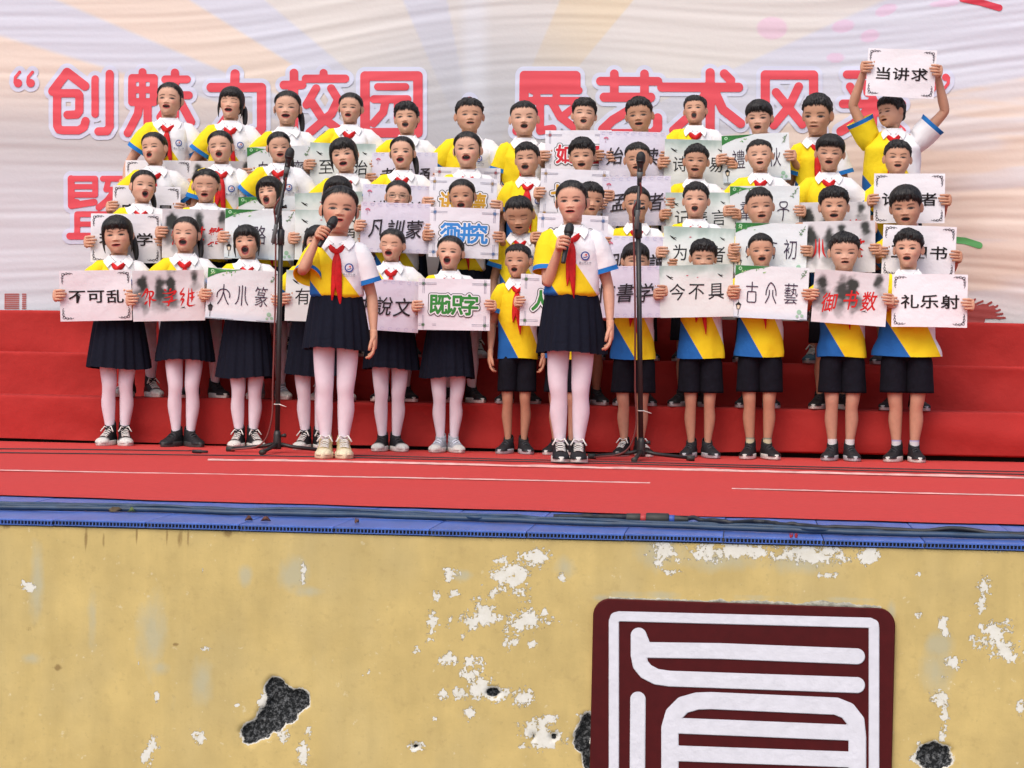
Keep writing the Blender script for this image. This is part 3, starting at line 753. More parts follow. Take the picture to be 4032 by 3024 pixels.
        inn = inn + (cen - inn)*np.array([.03, .03, 0]); skb.grid(np.array([rows[-1], inn, inn + np.array([0, 0, .05])]), wrap=True, flip=True)
        skb.build('pleated_skirt', M_navy, root)
        tb = MB()
        for sg in (-1, 1):
            pts, rad = legp[sg]; pts = pts.copy()
            tb.tube(pts, np.stack([rad + .0025, rad*1.04 + .0025], -1), 16, (1, 0, 0), sub=3)
        tb.build('tights', M_tights, root)
    else:
        so = MB(); hemz = p.get('shorts', .295)*H; nl = 36
        a = np.linspace(0, 2*np.pi, nl, endpoint=False)
        for sg in (-1, 1):
            rows = []
            for z, cx, rx, ry in ((.60, .030, .046, .056), (.50, .036, .048, .058), (.455, .0425, .0495, .060), (.43, .046, .0525, .063), (.37, .0475, .0525, .060), (hemz/H + .012, .0505, .0535, .058), (hemz/H, .0505, .0535, .058)):
                wob = waves(np.stack([np.sin(a), np.cos(a), np.full(nl, z*6)], -1), p['seed'] % 500 + sg, np.array([3, 3, 3]))*.004
                rows.append(np.stack([sg*cx*H*fat + np.sin(a)*(rx*H*fat + wob), ny*.4 - np.cos(a)*(ry*H*fat + wob), np.full(nl, z*H)], -1))
            rows = np.array(rows); cen = np.array([sg*.05*H*fat, ny*.4, 0])
            i1 = rows[-1] + (cen - rows[-1])*np.array([.10, .10, 0])
            so.grid(np.concatenate([rows, i1[None], (i1 + np.array([0, 0, .05]))[None]]), wrap=True, flip=True)
        so.ell((0, ny*.4, .475*H), (.060*H*fat, .056*H*fat, .062*H), 16, 9)
        so.build('shorts', M_shorts, root)
        sk = p.get('sock')
        if sk is not None:
            for sg in (-1, 1):
                pts, rad = legp[sg]; x, y, _ = pts[7]; kb = MB()
                zt = (.092 + p.get('sockh', .0))*H
                rs_ = .0215*H*lt
                kb.tube([(x, y, .03*H), (x, y, .05*H), (x, y, zt - .012), (x, y, zt)], [rs_*1.12, rs_*1.05, rs_*1.08, rs_*1.12], 14, cap=False, col=np.repeat(np.array([sk[0], sk[0], sk[0], sk[-1]]), 14, axis=0))
                kb.build('sock', M_sock, root)
    for sg in (-1, 1):
        pts, _ = legp[sg]
        build_shoe(sg, np.array([pts[-1][0], pts[-1][1] - .0, 0.]), sg*(ang0 + rng.uniform(-.14, .14)), H/1.4*p.get('foot', 1.16), SHOES[p['shoe']], root)
    return root
# ================================================================== the setting
M_conc = mat('concrete', (.30, .29, .27), rough=.9, noise=(6, .15), bump=(30, .004))
M_redcl = mat('red_riser_cloth', (.40, .034, .031), rough=.9, spec=.12, noise=(4, .10), bump=(9, .010))
M_carpet = mat('red_carpet', (.56, .043, .036), rough=.95, spec=.1, noise=(30, .06), bump=(300, .0015), sheen=.05)
M_seam = mat('pale_carpet_seam', (.62, .36, .33), rough=.8, noise=(14, .25))
M_blue = mat('blue_plastic', (.052, .118, .41), rough=.38, spec=.5, noise=(9, .30), bump=(160, .0008), streak=(1, .12, 1))
M_cable = mat('black_cable', (.016, .017, .020), rough=.55, noise=(30, .3))
M_bcable = mat('blue_grey_cable', (.022, .050, .095), rough=.5, noise=(18, .35))
M_black = mat('black_metal', (.020, .018, .018), rough=.45, noise=(40, .2))
M_grey = mat('grey_plastic', (.10, .11, .11), rough=.5)
M_ink = mat('printed_ink', attr='Col', rough=.75, spec=.15)
M_paper = mat('printed_paper', attr='Col', rough=.7, spec=.2, bump=(14, .006))
M_dark = mat('dark_wood', (.02, .016, .014), rough=.9)

ground = MB(); ground.grid(np.array([[(x, y, -1.15) for x in np.linspace(-90, 90, 7)] for y in np.linspace(-60, 120, 7)]))
tag(ground.build('ground', M_conc), kind='structure')

# frame of the stage front: s along the edge, d into the stage
P0, P1 = atz(0., 2040., 0.), atz(4032., 2142., 0.)
EU = nrm(P1 - P0); EN = np.array([EU[1], -EU[0], 0.])        # EN points to the audience
def fr(s, d, z): return P0 + EU*s - EN*d + np.array([0, 0, z])
ERZ = math.atan2(EU[1], EU[0])
def to_sz(X, Y, d=.012):
    P = atplane(X, Y, fr(0, d, 0), EN) - P0
    return P @ EU, P[..., 2]
SMIN, SMAX = -1.6, 5.2
sl = MB()
a_, b_, c_, d_ = fr(SMIN, .06, 0), fr(SMAX, .06, 0), np.array([7., 16, 0]), np.array([-9., 16, 0])
sl.add([q + np.array([0, 0, z]) for z in (-.010, -1.15) for q in (a_, b_, c_, d_)], [(0, 1, 2, 3), (0, 4, 5, 1), (1, 5, 6, 2), (2, 6, 7, 3), (3, 7, 4, 0)])
tag(sl.build('stage_floor', M_conc, smooth=False), kind='structure')

# ------------------------------------------------------------------ plaster wall under the stage edge
def wall_material():
    m = mat('yellow_plaster', (.5, .36, .13), rough=.88, spec=.2)
    nt = m.node_tree; b = nt.nodes['Principled BSDF']; L = nt.links
    tc = nt.nodes.new('ShaderNodeTexCoord')
    def noise(sc_, det=6, vec=None):
        n = nt.nodes.new('ShaderNodeTexNoise'); n.inputs['Scale'].default_value = sc_; n.inputs['Detail'].default_value = det; n.inputs['Roughness'].default_value = .62
        if vec:
            mp = nt.nodes.new('ShaderNodeMapping'); mp.inputs['Scale'].default_value = vec; L.new(tc.outputs['Object'], mp.inputs[0]); L.new(mp.outputs[0], n.inputs['Vector'])
        else: L.new(tc.outputs['Object'], n.inputs['Vector'])
        return n.outputs[0]
    def mth(op, a, b_, c=None):
        n = nt.nodes.new('ShaderNodeMath'); n.operation = op
        for i, q in enumerate((a, b_, c)):
            if q is None: continue
            if isinstance(q, (int, float)): n.inputs[i].default_value = q
            else: L.new(q, n.inputs[i])
        return n.outputs[0]
    def mr(v, a, b_, c=0, d=1):
        n = nt.nodes.new('ShaderNodeMapRange'); L.new(v, n.inputs[0])
        for i, q in enumerate((a, b_, c, d)): n.inputs[i + 1].default_value = q
        return n.outputs[0]
    def mix(f, a, b_):
        n = nt.nodes.new('ShaderNodeMix'); n.data_type = 'RGBA'
        L.new(f, n.inputs[0]) if not isinstance(f, float) else None
        for i, q in ((6, a), (7, b_)):
            if isinstance(q, tuple): n.inputs[i].default_value = (*q, 1)
            else: L.new(q, n.inputs[i])
        return n.outputs[2]
    at_ = nt.nodes.new('ShaderNodeAttribute'); at_.attribute_name = 'Wear'
    sp = nt.nodes.new('ShaderNodeSeparateColor'); L.new(at_.outputs['Color'], sp.inputs[0])
    n1, n2, n3 = noise(4.5), noise(34, 8), noise(9, 6, (1, 1, .16))
    base = mix(mr(n1, .36, .64), (.61, .455, .180), (.51, .380, .152))
    base = mix(mr(noise(1.3, 4, (1, 1, .6)), .5, .68, 0, .55), base, (.50, .405, .205))
    base = mix(mr(noise(26, 7), .58, .74, 0, .45), base, (.40, .29, .12))
    base = mix(mr(noise(33, 7), .66, .70, 0, .5), base, (.70, .62, .42))
    base = mix(mr(n3, .46, .68, 0, .35), base, (.40, .30, .12))
    base = mix(mr(noise(60, 6), .60, .70, 0, .30), base, (.36, .27, .12))
    grey = mr(mth('ADD', sp.outputs['Blue'], mth('MULTIPLY', mth('SUBTRACT', noise(14, 7, (1, 1, .5)), .5), 1.3)), .22, .80, 0, .62)
    base = mix(grey, base, (.43, .42, .31))
    ch = mr(mth('ADD', mth('ADD', sp.outputs['Red'], mth('MULTIPLY', mth('SUBTRACT', n2, .5), 2.2)), mth('MULTIPLY', mth('SUBTRACT', noise(95, 6), .5), 1.8)), .46, .52)
    hv = mth('ADD', sp.outputs['Green'], mth('MULTIPLY', mth('SUBTRACT', n2, .5), .55))
    base = mix(ch, base, mix(mr(n2, .35, .65), (.64, .61, .52), (.72, .70, .64)))
    rim = mr(hv, .38, .42); base = mix(rim, base, (.66, .64, .58))
    hole = mr(hv, .46, .50); base = mix(hole, base, mix(mr(noise(90, 8), .48, .72), (.022, .024, .026), (.30, .31, .32)))
    drip = mr(mth('ADD', at_.outputs['Alpha'], mth('MULTIPLY', mth('SUBTRACT', noise(40, 5, (1, 1, .25)), .5), 1.2)), .45, .75, 0, .7)
    base = mix(drip, base, (.20, .12, .045))
    L.new(base, b.inputs['Base Color'])
    h = mth('ADD', mth('MULTIPLY', ch, -.55), mth('ADD', mth('MULTIPLY', noise(18, 6), .35), mth('MULTIPLY', mth('MULTIPLY', noise(150, 8), hole), 3.5)))
    bp = nt.nodes.new('ShaderNodeBump'); bp.inputs['Strength'].default_value = .9; bp.inputs['Distance'].default_value = .006
    L.new(h, bp.inputs['Height']); L.new(bp.outputs[0], b.inputs['Normal'])
    return m
c7 = lambda L: [(x*.911, 1900 + y*.911, rx*.911, ry*.911) for x, y, rx, ry in L]
c8 = lambda L: [(2016 + x*.911, 1900 + y*.911, rx*.911, ry*.911) for x, y, rx, ry in L]
CHIPS = c7([(1310,400,10,45),(1950,395,24,24),(2185,400,52,46),(2170,340,30,14),(1960,480,20,15),(1885,490,15,22),(2125,490,16,22),(2095,570,52,44),(2030,605,36,30),(1870,605,20,40),(1940,595,7,26),(2000,665,13,18),(2200,690,22,26),(1845,690,10,12),(1800,725,14,14),(1935,760,32,25),(2045,775,32,18),(2035,830,42,18),(2075,880,50,40),(2120,910,85,30),(1990,910,42,24),(1915,910,18,18),(2030,995,16,22),(1875,1022,9,8),(1800,1140,32,16),(895,720,20,8),(125,455,30,14),(875,380,7,9),(675,920,9,42),(660,1140,20,30),(860,1100,24,26),(630,1190,20,30),(1225,1095,26,26),(1310,1180,17,52),(1335,1075,14,20),(1145,965,26,44),(100,440,8,10),(605,785,10,8),(1570,833,8,6),(1592,822,5,8),(1025,962,8,4)])\
 + c8([(110,330,48,32),(20,405,42,62),(210,410,18,15),(660,300,42,46),(690,385,36,11),(960,295,165,30),(850,310,60,25),(1300,310,135,32),(1360,400,36,12),(1540,310,34,36),(2040,440,25,30),(2030,530,17,28),(1760,575,12,12),(1865,615,15,32),(2095,640,46,30),(2040,690,42,22),(2125,715,46,34),(2150,765,16,12),(1910,780,30,18),(2200,975,12,28),(1870,980,14,85),(1860,1090,12,36),(1850,930,26,30),(60,600,76,34),(140,560,8,18),(10,690,12,16),(95,700,18,14),(35,920,38,30),(100,1060,50,38),(150,1110,72,34),(170,1020,26,10),(50,1140,16,10),(50,512,22,7),(1740,1190,18,16),(1760,1120,10,10),(300,1010,26,10),(1755,395,14,6),(2080,300,40,6),(1880,660,10,6),(1980,580,8,6)])
HOLES = c7([(2130,908,30,20),(1795,1142,14,9)]) + c8([(1825,1185,72,62),(322,1055,34,62),(300,1110,36,50),(330,1190,30,60),(95,1098,7,11),(178,1100,12,15)])
GREYS = c7([(1265,400,60,60),(1340,470,70,22),(400,600,20,120),(660,650,55,150),(160,450,30,150),(1060,400,25,40),(130,760,40,20),(870,880,50,90),(690,800,40,30),(2000,400,40,18)]) + c8([(640,300,80,70),(900,340,120,40),(1250,350,120,40),(1840,830,60,90),(1840,700,50,50),(230,370,40,40),(500,485,60,14),(650,488,70,16),(1050,497,90,9),(1450,507,90,10),(390,500,40,12),(1640,560,14,40)])
DRIPS = c7([(370,235,9,60),(445,240,6,40),(720,235,7,60),(780,240,9,45),(815,235,7,60),(985,215,28,25),(590,230,5,50),(250,800,26,14),(125,632,16,10),(25,185,25,18),(760,700,14,7)]) + c8([(700,240,300,8),(1500,275,400,8)])
gs = np.arange(SMIN, SMAX, .0105); gz = np.arange(-1.15, -.019, .0105)
S_, Z_ = np.meshgrid(gs, gz)
def blobs(lst, soft):
    G = np.full(S_.shape, -1.)
    for X, Y, rx, ry in lst:
        s0, z0 = to_sz(X, Y); k = 1/1180.
        d = np.sqrt(((S_ - s0)/(rx*k))**2 + ((Z_ - z0)/(ry*k))**2)
        G = np.maximum(G, 1 - d*soft)
    return G
cf = np.clip(blobs(CHIPS, .5), -.45, .9)
far = (fbm(S_*9 + 40, Z_*9 + 40, 3) - .74)*4                      # scattered chips outside the picture too
hf = np.clip(blobs(HOLES, .55), -.5, 1)
seg = [(1190, 890), (1225, 920), (1290, 940), (1240, 990), (1190, 1030), (1130, 1060), (1085, 1085)]
for x, y in seg + [(1200, 960), (1160, 1010)]: hf = np.maximum(hf, 1 - .55*np.hypot((S_ - to_sz(x*.911, 1900 + y*.911)[0]), (Z_ - to_sz(x*.911, 1900 + y*.911)[1]))*1180/(50*.911))
gf = np.clip(blobs(GREYS, .55), 0, 1); df = np.clip(blobs(DRIPS, .5), 0, 1)
wall = MB()
dep = .012 + sstep(.42, .58, hf + (fbm(S_*60, Z_*60, 8) - .5)*.3)*.022 + (fbm(S_*5, Z_*5, 5) - .5)*.006
WP = P0 + S_[..., None]*EU - dep[..., None]*EN + Z_[..., None]*np.array([0, 0, 1.])
wall.grid(WP - P0)
wo = wall.build('wall', wall_material(), loc=P0)
ca = wo.data.color_attributes.new('Wear', 'FLOAT_COLOR', 'POINT')
ca.data.foreach_set('color', np.stack([cf, hf, gf, df], -1).ravel())
tag(wo, 'yellow plastered stage front wall with peeled white patches and dark holes', 'wall')

# ------------------------------------------------------------------ maroon plaque with a raised white seal character
M_maroon = mat('maroon_board', (.066, .0032, .0045), rough=.5, spec=.2, noise=(30, .12))
M_white_p = mat('white_raised_lettering', (.66, .65, .71), rough=.6, noise=(26, .06), bump=(60, .002))
pq = lambda pts: np.stack(to_sz(2016 + np.array([q[0] for q in pts])*.911, 1900 + np.array([q[1] for q in pts])*.911, -.004), -1)
pl = MB()
tl, tr_ = pq([(352, 500)])[0], pq([(1658, 546)])[0]
x0, x1, zt = tl[0], tr_[0], (tl[1] + tr_[1])/2; zb = zt - 1.02; rc = .055
ax_ = nrm(np.r_[tr_ - tl, 0])[:2]; az_ = np.array([-ax_[1], ax_[0]])
Wd = float(np.linalg.norm(tr_ - tl)); o2 = tl
prof = []
for cx, cz, a0 in ((rc, -rc, 180), (Wd - rc, -rc, 90), (Wd - rc, -1.02 + rc, 0), (rc, -1.02 + rc, -90)):
    for t in np.linspace(0, -90, 9): prof.append((cx + rc*math.cos(R(a0 + t)), cz + rc*math.sin(R(a0 + t))))
prof = np.array(prof); cen = prof.mean(0)
def pring(sc_, d): return np.array([fr(*(o2[0] + ax_[0]*q[0] + az_[0]*q[1], d, o2[1] + ax_[1]*q[0] + az_[1]*q[1])) for q in cen + (prof - cen)*sc_]) - P0
pl.grid(np.array([pring(1, .02), pring(1, -.006), pring(.994, -.010)]), wrap=True, cap1=True)
plo = pl.build('plaque', M_maroon, smooth=False, loc=P0)
tag(plo, 'maroon rounded plaque with white seal script character on the yellow wall', 'plaque')
ST = [([(441, 1300), (441, 600), (447, 582), (465, 577), (1545, 605), (1562, 613), (1564, 630), (1564, 1300)], 19),
      ([(548, 672), (548, 745), (556, 785), (580, 815), (625, 838), (680, 846), (1490, 874)], 31), ([(560, 722), (900, 727), (1490, 750)], 31),
      ([(545, 935), (542, 1300)], 30), ([(683, 1300), (683, 1060), (700, 1000), (740, 960), (800, 943), (860, 941), (1400, 965), (1450, 985), (1485, 1030), (1492, 1100), (1492, 1300)], 34),
      ([(690, 1048), (1470, 1080)], 31), ([(690, 1168), (1480, 1196)], 31), ([(690, 1290), (1480, 1316)], 31), ([(548, 660), (560, 690)], 31)]
kpx = .911/1180*1.0
st2 = [(pq(p_), r_*kpx) for p_, r_ in ST]
xs = np.arange(x0 + .01, x1 - .01, .0032); ys = np.arange(zb + .05, zt - .005, .0032)
Gq = stroke_field(st2, xs, ys, .02)
V2, F2 = iso(Gq, xs, ys)
lt = MB()
lt.add([fr(x, -.0145, z) - P0 for x, z in V2], F2)
V3, F3 = iso(Gq, xs, ys, .0022); lt.add([fr(x, -.0115, z) - P0 for x, z in V3], F3)
lt.build('raised_character', M_white_p, plo, smooth=False)

mo_ = MB(); M_mort = mat('mortar', (.34, .33, .27), rough=.95, noise=(60, .5), bump=(90, .004))
tx = np.linspace(.05, Wd - .045, 150); rgm = np.random.RandomState(5); amp = np.clip(fbm(tx*9, 0*tx, 12) - .42, 0, 1)*.040*np.sin(np.linspace(0, np.pi, 150))**.4 + .002
for tz in (0,):
    lo_ = np.array([fr(o2[0] + ax_[0]*t + az_[0]*-.004, .006, o2[1] + ax_[1]*t + az_[1]*-.004) for t in tx]) - P0
    hi_ = np.array([fr(o2[0] + ax_[0]*t + az_[0]*a_, .004 - min(a_, .012)*.6, o2[1] + ax_[1]*t + az_[1]*a_*.7) for t, a_ in zip(tx, amp)]) - P0
    bk_ = np.array([fr(o2[0] + ax_[0]*t + az_[0]*a_, .016, o2[1] + ax_[1]*t + az_[1]*a_*1.15) for t, a_ in zip(tx, amp + rgm.rand(150)*.004)]) - P0
    mo_.grid(np.array([lo_, hi_, bk_]))
mo_.build('mortar_edge', M_mort, plo)

# ------------------------------------------------------------------ blue plastic floor tiles along the stage edge
TP = .325
def tile_mesh(front):
    t = MB(); h = TP/2 - .0015
    def rr(q, z): return [(-q, -q, z), (q, -q, z), (q, q, z), (-q, q, z)]
    t.grid(np.array([rr(h, -.006), rr(h, -.0015), rr(h - .0015, 0)]), wrap=True, cap1=True)
    if front:
        nn = 27
        for i in range(nn):
            x = -h + (i + .5)*(2*h/nn)
            t.box((x, -h + .006, -.012), (.0034, .010, .013))
        t.box((0, -h + .008, -.0195), (2*h, .012, .003))
    return t
tm_f, tm_b = tile_mesh(True), tile_mesh(False)
sA = float((atz(2467., 2089., 0.) - P0) @ EU)
first = {}
for row in range(3):
    for i in range(-8, 8):
        s0 = sA + (i + .5)*TP
        if s0 < SMIN + .95 or s0 > 4.55: continue
        key = row == 0
        if key not in first:
            o = (tm_f if key else tm_b).build('floor_tile', M_blue, smooth=False); first[key] = o
        else: o = first[key].copy(); COL.objects.link(o)
        jz = random.Random(i*7 + row).uniform(-.0012, .0012)
        o.location = fr(s0, TP*(row + .5), jz); o.rotation_euler = (0, 0, ERZ)
        tag(o, ['blue plastic tile with a row of holes on the stage lip', 'blue plastic tile in the middle row under the cables', 'blue plastic tile beside the red carpet edge'][row], 'floor tile', 'blue tiles along the stage edge')

# ------------------------------------------------------------------ carpet, seams, cables
def path(pts, z, sub=24):
    pts = np.asarray(pts, float); k = np.arange(len(pts)); kk = np.linspace(0, len(pts) - 1, (len(pts) - 1)*sub + 1)
    return atz(hermite(k, pts[:, 0], kk), hermite(k, pts[:, 1], kk), z)
RY = [11.74, 12.12, 12.50, 13.10]        # riser fronts and platform back
RZ = [0.0, .29, .555, .82]
cp = MB()
e0, e1 = atz(-900., 1926., .004), atz(4900., 2094., .004)
n = 90; fr_ = np.linspace(0, 1, n)
edge = e0 + (e1 - e0)*fr_[:, None]; edge[:, 1] += .012*np.sin(fr_*37) + .008*np.sin(fr_*83)
back = np.stack([np.linspace(-7.5, 5.0, n), np.full(n, 11.9), np.full(n, .004)], -1)
rows = [edge + (back - edge)*t for t in np.linspace(0, 1, 40)]
rows = np.array(rows); rows[..., 2] = .005 + .0025*waves(rows[..., :2], 4, np.array([2.2, 4.5]))
low = rows[0].copy(); low[:, 2] = -.002
cp.grid(rows)
carpet = tag(cp.build('carpet', M_carpet), 'red carpet covering the stage floor in front of the choir', 'carpet')
def strip(pts, w, h, seed, m, name, parent, zb=.0075):
    P = path(pts, zb, 30); t = np.gradient(P, axis=0); t /= np.linalg.norm(t, axis=1)[:, None]; nn = np.stack([-t[:, 1], t[:, 0], 0*t[:, 0]], -1)
    ww = w*(.75 + .5*fbm(np.arange(len(P))*.35, np.zeros(len(P)), seed)); hh_ = h*(.45 + .9*fbm(np.arange(len(P))*.5, np.ones(len(P)), seed + 3))
    z = np.array([0, 0, 1.])
    b = MB(); b.grid(np.stack([P - nn*ww[:, None], P - nn*ww[:, None]*.9 + z*hh_[:, None], P + nn*ww[:, None]*.8 + z*hh_[:, None]*1.05, P + nn*ww[:, None]], 1))
    return b.build(name, m, parent)
strip([(820, 1812), (1344, 1819), (2300, 1842), (3200, 1863), (4250, 1888)], .026, .0085, 1, M_seam, 'carpet_seam', carpet)
strip([(-150, 1849), (900, 1869), (1800, 1886), (2560, 1902)], .018, .0032, 2, M_seam, 'carpet_seam', carpet)
strip([(2882, 1924), (3400, 1937), (4250, 1957)], .018, .0032, 3, M_seam, 'carpet_seam', carpet)
def cable(pts, z, r, m, label, seed, wob=0, nz=0, cat='cable', grp=None, nm='cable'):
    P = path(pts, z, 30); k = np.arange(len(P))
    P[:, 1] += wob*(2*fbm(k*.10, 0*k, seed, 2) - 1); P[:, 2] = z + nz*np.maximum(0, 2*fbm(k*.075, 0*k + 3, seed + 1, 2) - 1)
    b = MB(); b.tube(P, np.full(len(P), r), 8)
    return tag(b.build(nm, m), label, cat, grp)
cable([(-200, 1765), (300, 1769), (753, 1775)], .012, .0034, M_cable, 'short black cable ending in a plug on the carpet at left', 1, .02)
cable([(-200, 1779), (600, 1789), (1344, 1800), (2688, 1833), (3500, 1855), (4250, 1874)], .012, .0034, M_cable, 'long black cable running the whole width of the red carpet', 2, .025)
cable([(1290, 1789), (2000, 1808), (2688, 1825), (3400, 1843), (4250, 1862)], .012, .0032, M_cable, 'black cable on the carpet from the left stand towards the right', 3, .025)
b = MB(); q = atz(758., 1777., .014); b.tube([q, q + np.array([.05, -.004, 0]), q + np.array([.055, -.004, 0]), q + np.array([.09, -.01, 0])], [.010, .011, .008, .007], 10)
tag(b.build('cable_plug', M_cable), 'black plug at the end of the short cable on the carpet', 'plug')
G2 = 'cables bundled along the stage edge'
bun = [(-200, 1988), (500, 1998), (1000, 2013), (1600, 2027), (2016, 2042), (2600, 2064), (3200, 2084), (3650, 2097), (4250, 2112)]
up = lambda dy: [(x, y + dy) for x, y in bun]
cable(up(7), .011, .0095, M_bcable, 'thickest blue grey cable lying along the stage edge', 5, .012, .004, 'cable', G2)
cable(up(-7), .010, .0065, M_bcable, 'thin blue grey cable weaving behind the thickest one', 6, .040, .012, 'cable', G2)
cable(up(-1), .016, .006, M_bcable, 'blue grey cable riding on top of the cable bundle', 7, .034, .012, 'cable', G2)
cable([(2180, 2035), (2330, 2036), (2470, 2036)], .016, .010, M_cable, 'black cable leading into the left end of the cable connector', 8, .006, .004, 'cable')
cable([(2700, 2042), (2850, 2056), (2990, 2053), (3100, 2066), (3350, 2082), (3800, 2098), (4250, 2108)], .018, .008, M_cable, 'black cable leaving the right end of the cable connector', 9, .02, .014, 'cable')
q0, q1 = atz(2466., 2040., .02), atz(2710., 2046., .02)
cn = empty('cable_connector', q0); tag(cn, 'black plug connector with red and blue rings lying on the blue tiles', 'connector')
dq = q1 - q0; Lq = np.linalg.norm(dq); dq /= Lq
def ctube(a, b_, r0, r1, m, nm):
    t = MB(); t.tube([dq*Lq*a, dq*Lq*(a + .01), dq*Lq*(b_ - .01), dq*Lq*b_], [r0*.9, r0, r1, r1*.9], 16); return t.build(nm, m, cn)
M_conn = mat('rubber', (.028, .028, .024), rough=.6, noise=(50, .3), bump=(200, .001))
ctube(0, .23, .017, .018, M_conn, 'socket'); ctube(.225, .325, .0165, .0165, mat('red_ring', (.42, .03, .03), rough=.5), 'red_ring')
ctube(.32, .69, .0205, .0205, M_conn, 'housing'); ctube(.685, .78, .015, .015, mat('blue_ring', (.03, .08, .34), rough=.5), 'blue_ring'); ctube(.775, 1.0, .0145, .009, M_conn, 'strain_relief')
M_leaf = mat('dry_leaf', attr='Col', rough=.8)
for i, (X, Y, cl, sz_, lb) in enumerate([(232, 2004, (.10, .13, .03), .016, 'small green leaf beside the cables at far left'), (455, 2014, (.09, .06, .03), .020, 'curled brown leaf on the blue tiles at left'), (518, 2015, (.09, .13, .03), .014, 'green leaf scrap right of the curled brown leaf'), (980, 2048, (.10, .035, .02), .012, 'reddish leaf crumb on the tile lip left of centre'), (1046, 2051, (.12, .04, .025), .016, 'largest reddish leaf crumb on the tile lip'), (1405, 2058, (.12, .05, .03), .012, 'brown leaf crumb on the lip near the centre'), (3115, 2117, (.30, .015, .03), .006, 'left crimson paper scrap on the right tile lip'), (3135, 2118, (.30, .015, .03), .006, 'right crimson paper scrap on the right tile lip'), (25, 2000, (.10, .06, .03), .014, 'brown leaf at the left picture edge on the tiles')]):
    rg = random.Random(i); b = MB(); a = np.linspace(0, 2*np.pi, 9)[:-1]
    top = np.stack([np.cos(a)*sz_*1.3, np.sin(a)*sz_*.7, .004 + .006*np.cos(a*2 + i)], -1)
    b.grid(np.array([top*np.array([.5, .5, .2]), top, top*np.array([.55, .55, 1.4]) + np.array([0, 0, .004])]), wrap=True, cap0=True, cap1=True, col=cl)
    o = b.build('leaf_scrap', M_leaf); o.location = atz(float(X), float(Y), .003); o.rotation_euler = (0, 0, rg.uniform(0, 3))
    tag(o, lb, 'leaf scrap')

# ------------------------------------------------------------------ carpeted choir risers
XL, XR = -8.0, 6.0
for i in range(3):
    y0, y1, z0, z1 = RY[i], RY[i + 1] + .03, RZ[i] + (.022 if i == 0 else -.02), RZ[i + 1]
    nx = 420; x = np.linspace(XL, XR, nx); prof = []
    for t in np.linspace(0, 1, 22): prof.append((0., z0 + (z1 - .012 - z0)*t, t))
    prof += [(.003, z1 - .005, 1.), (.012, z1, 1.)] + [(.03 + (y1 - y0 - .03)*t, z1, 1.) for t in np.linspace(0, 1, 6)]
    rows = []
    for d, z, t in prof:
        k = np.stack([x, np.full(nx, z)], -1)
        fold = waves(k, 20 + i, np.array([2.4, 5.0]))*.022 + waves(k @ np.array([[1, .0], [1.5, 1]]), 40 + i, np.array([5, 9]))*.011 + waves(k, 60 + i, np.array([14, 7]))*.0028
        amp = (math.sin(math.pi*min(max(t*.9 + .05, 0), 1)))**.8 if d < .02 else 0
        sag = waves(k[:, :1], 80 + i, np.array([2.6]))*.004*(1 if d < .05 else .3)
        lift = np.where((i == 0) & (t < .02), np.clip((x + .6)*.022, 0, .042) + .006*np.sin(x*2.3), 0)
        rows.append(np.stack([x, y0 + d - fold*amp - .006*amp, z + sag*(t > .9) + lift], -1))
    b = MB(); b.grid(np.array(rows))
    st_ = empty('choir_riser', ((XL + XR)/2*0, y0, RZ[i]))
    tag(st_, ['lowest red cloth covered riser step behind the front row', 'middle red cloth covered riser step under the third row', 'top red cloth covered riser step under the back row'][i], 'riser step', 'red steps of the choir risers')
    b.v = [v - np.array([0, y0, RZ[i]]) for v in b.v]
    b.build('cloth_cover', M_redcl, st_)
    f = MB(); f.box(((XL + XR)/2, (y1 - y0)/2 + .035, (z1 - RZ[i])/2 - .012), (XR - XL - .04, y1 - y0 - .06, z1 - RZ[i] - .026)); f.build('frame', M_dark, st_)

# ------------------------------------------------------------------ printed banner
BY = 13.32
def ripple(P):
    x, z = P[..., 0], P[..., 2]
    k = np.stack([x, z], -1); warp = waves(k, 11, np.array([1.2, 1.6]), 5)*.10
    zz_ = z + warp + .05*x*np.sin(x*.4)
    w = waves(np.stack([x*.22, zz_], -1), 12, np.array([5, 52]), 7)*.0016 + waves(np.stack([x*.5, zz_], -1), 13, np.array([9, 95]), 6)*.0009
    return w*(.55 + .55*sstep(1.2, -3.5, x)*.6 + .9*sstep(-.6, 1.2, x)) + waves(k, 14, np.array([.9, 1.3]))*.010
def bput(X, Y, off=0.):
    P = at(np.asarray(X, float), np.asarray(Y, float), BY)
    P[..., 1] += ripple(P) - off
    return P
bx = np.arange(-420, 4440, 8.); by_ = np.arange(-560, 1330, 5.5)
BX, BYY = np.meshgrid(bx, by_)
ANG = np.degrees(np.arctan2(BX - 1900, 720 - BYY)); DIST = np.hypot(BX - 1900, BYY - 720)
LIL, PEA, TAN, BEI, GRY, WHI = (np.array(srgb(*c)) for c in ((205, 206, 218), (224, 207, 194), (221, 206, 182), (216, 211, 207), (181, 181, 187), (212, 215, 225)))
def band(a, b_): return (sstep(a - .35, a + .35, ANG)*(1 - sstep(b_ - .35, b_ + .35, ANG)))[..., None]
BC = np.tile(BEI, BX.shape + (1,))
for a, b_, c in ((-180, -73, PEA), (-73, -66.7, LIL), (-66.7, -58, PEA), (-58, -49.9, LIL), (-49.9, -23.5, BEI*.97 + TAN*.03), (-23.5, -10.8, LIL*.98), (-10.8, 23.1, BEI), (23.1, 39.7, TAN), (39.7, 65.5, BEI), (65.5, 79, LIL), (79, 180, PEA)):
    m_ = band(a, b_); BC = BC*(1 - m_) + c*m_
fade = sstep(900, 260, DIST)*.9
fade = np.maximum(fade, sstep(250, 560, BYY)*.75*sstep(3300, 2400, BX))[..., None]; BC = BC*(1 - fade) + GRY*fade
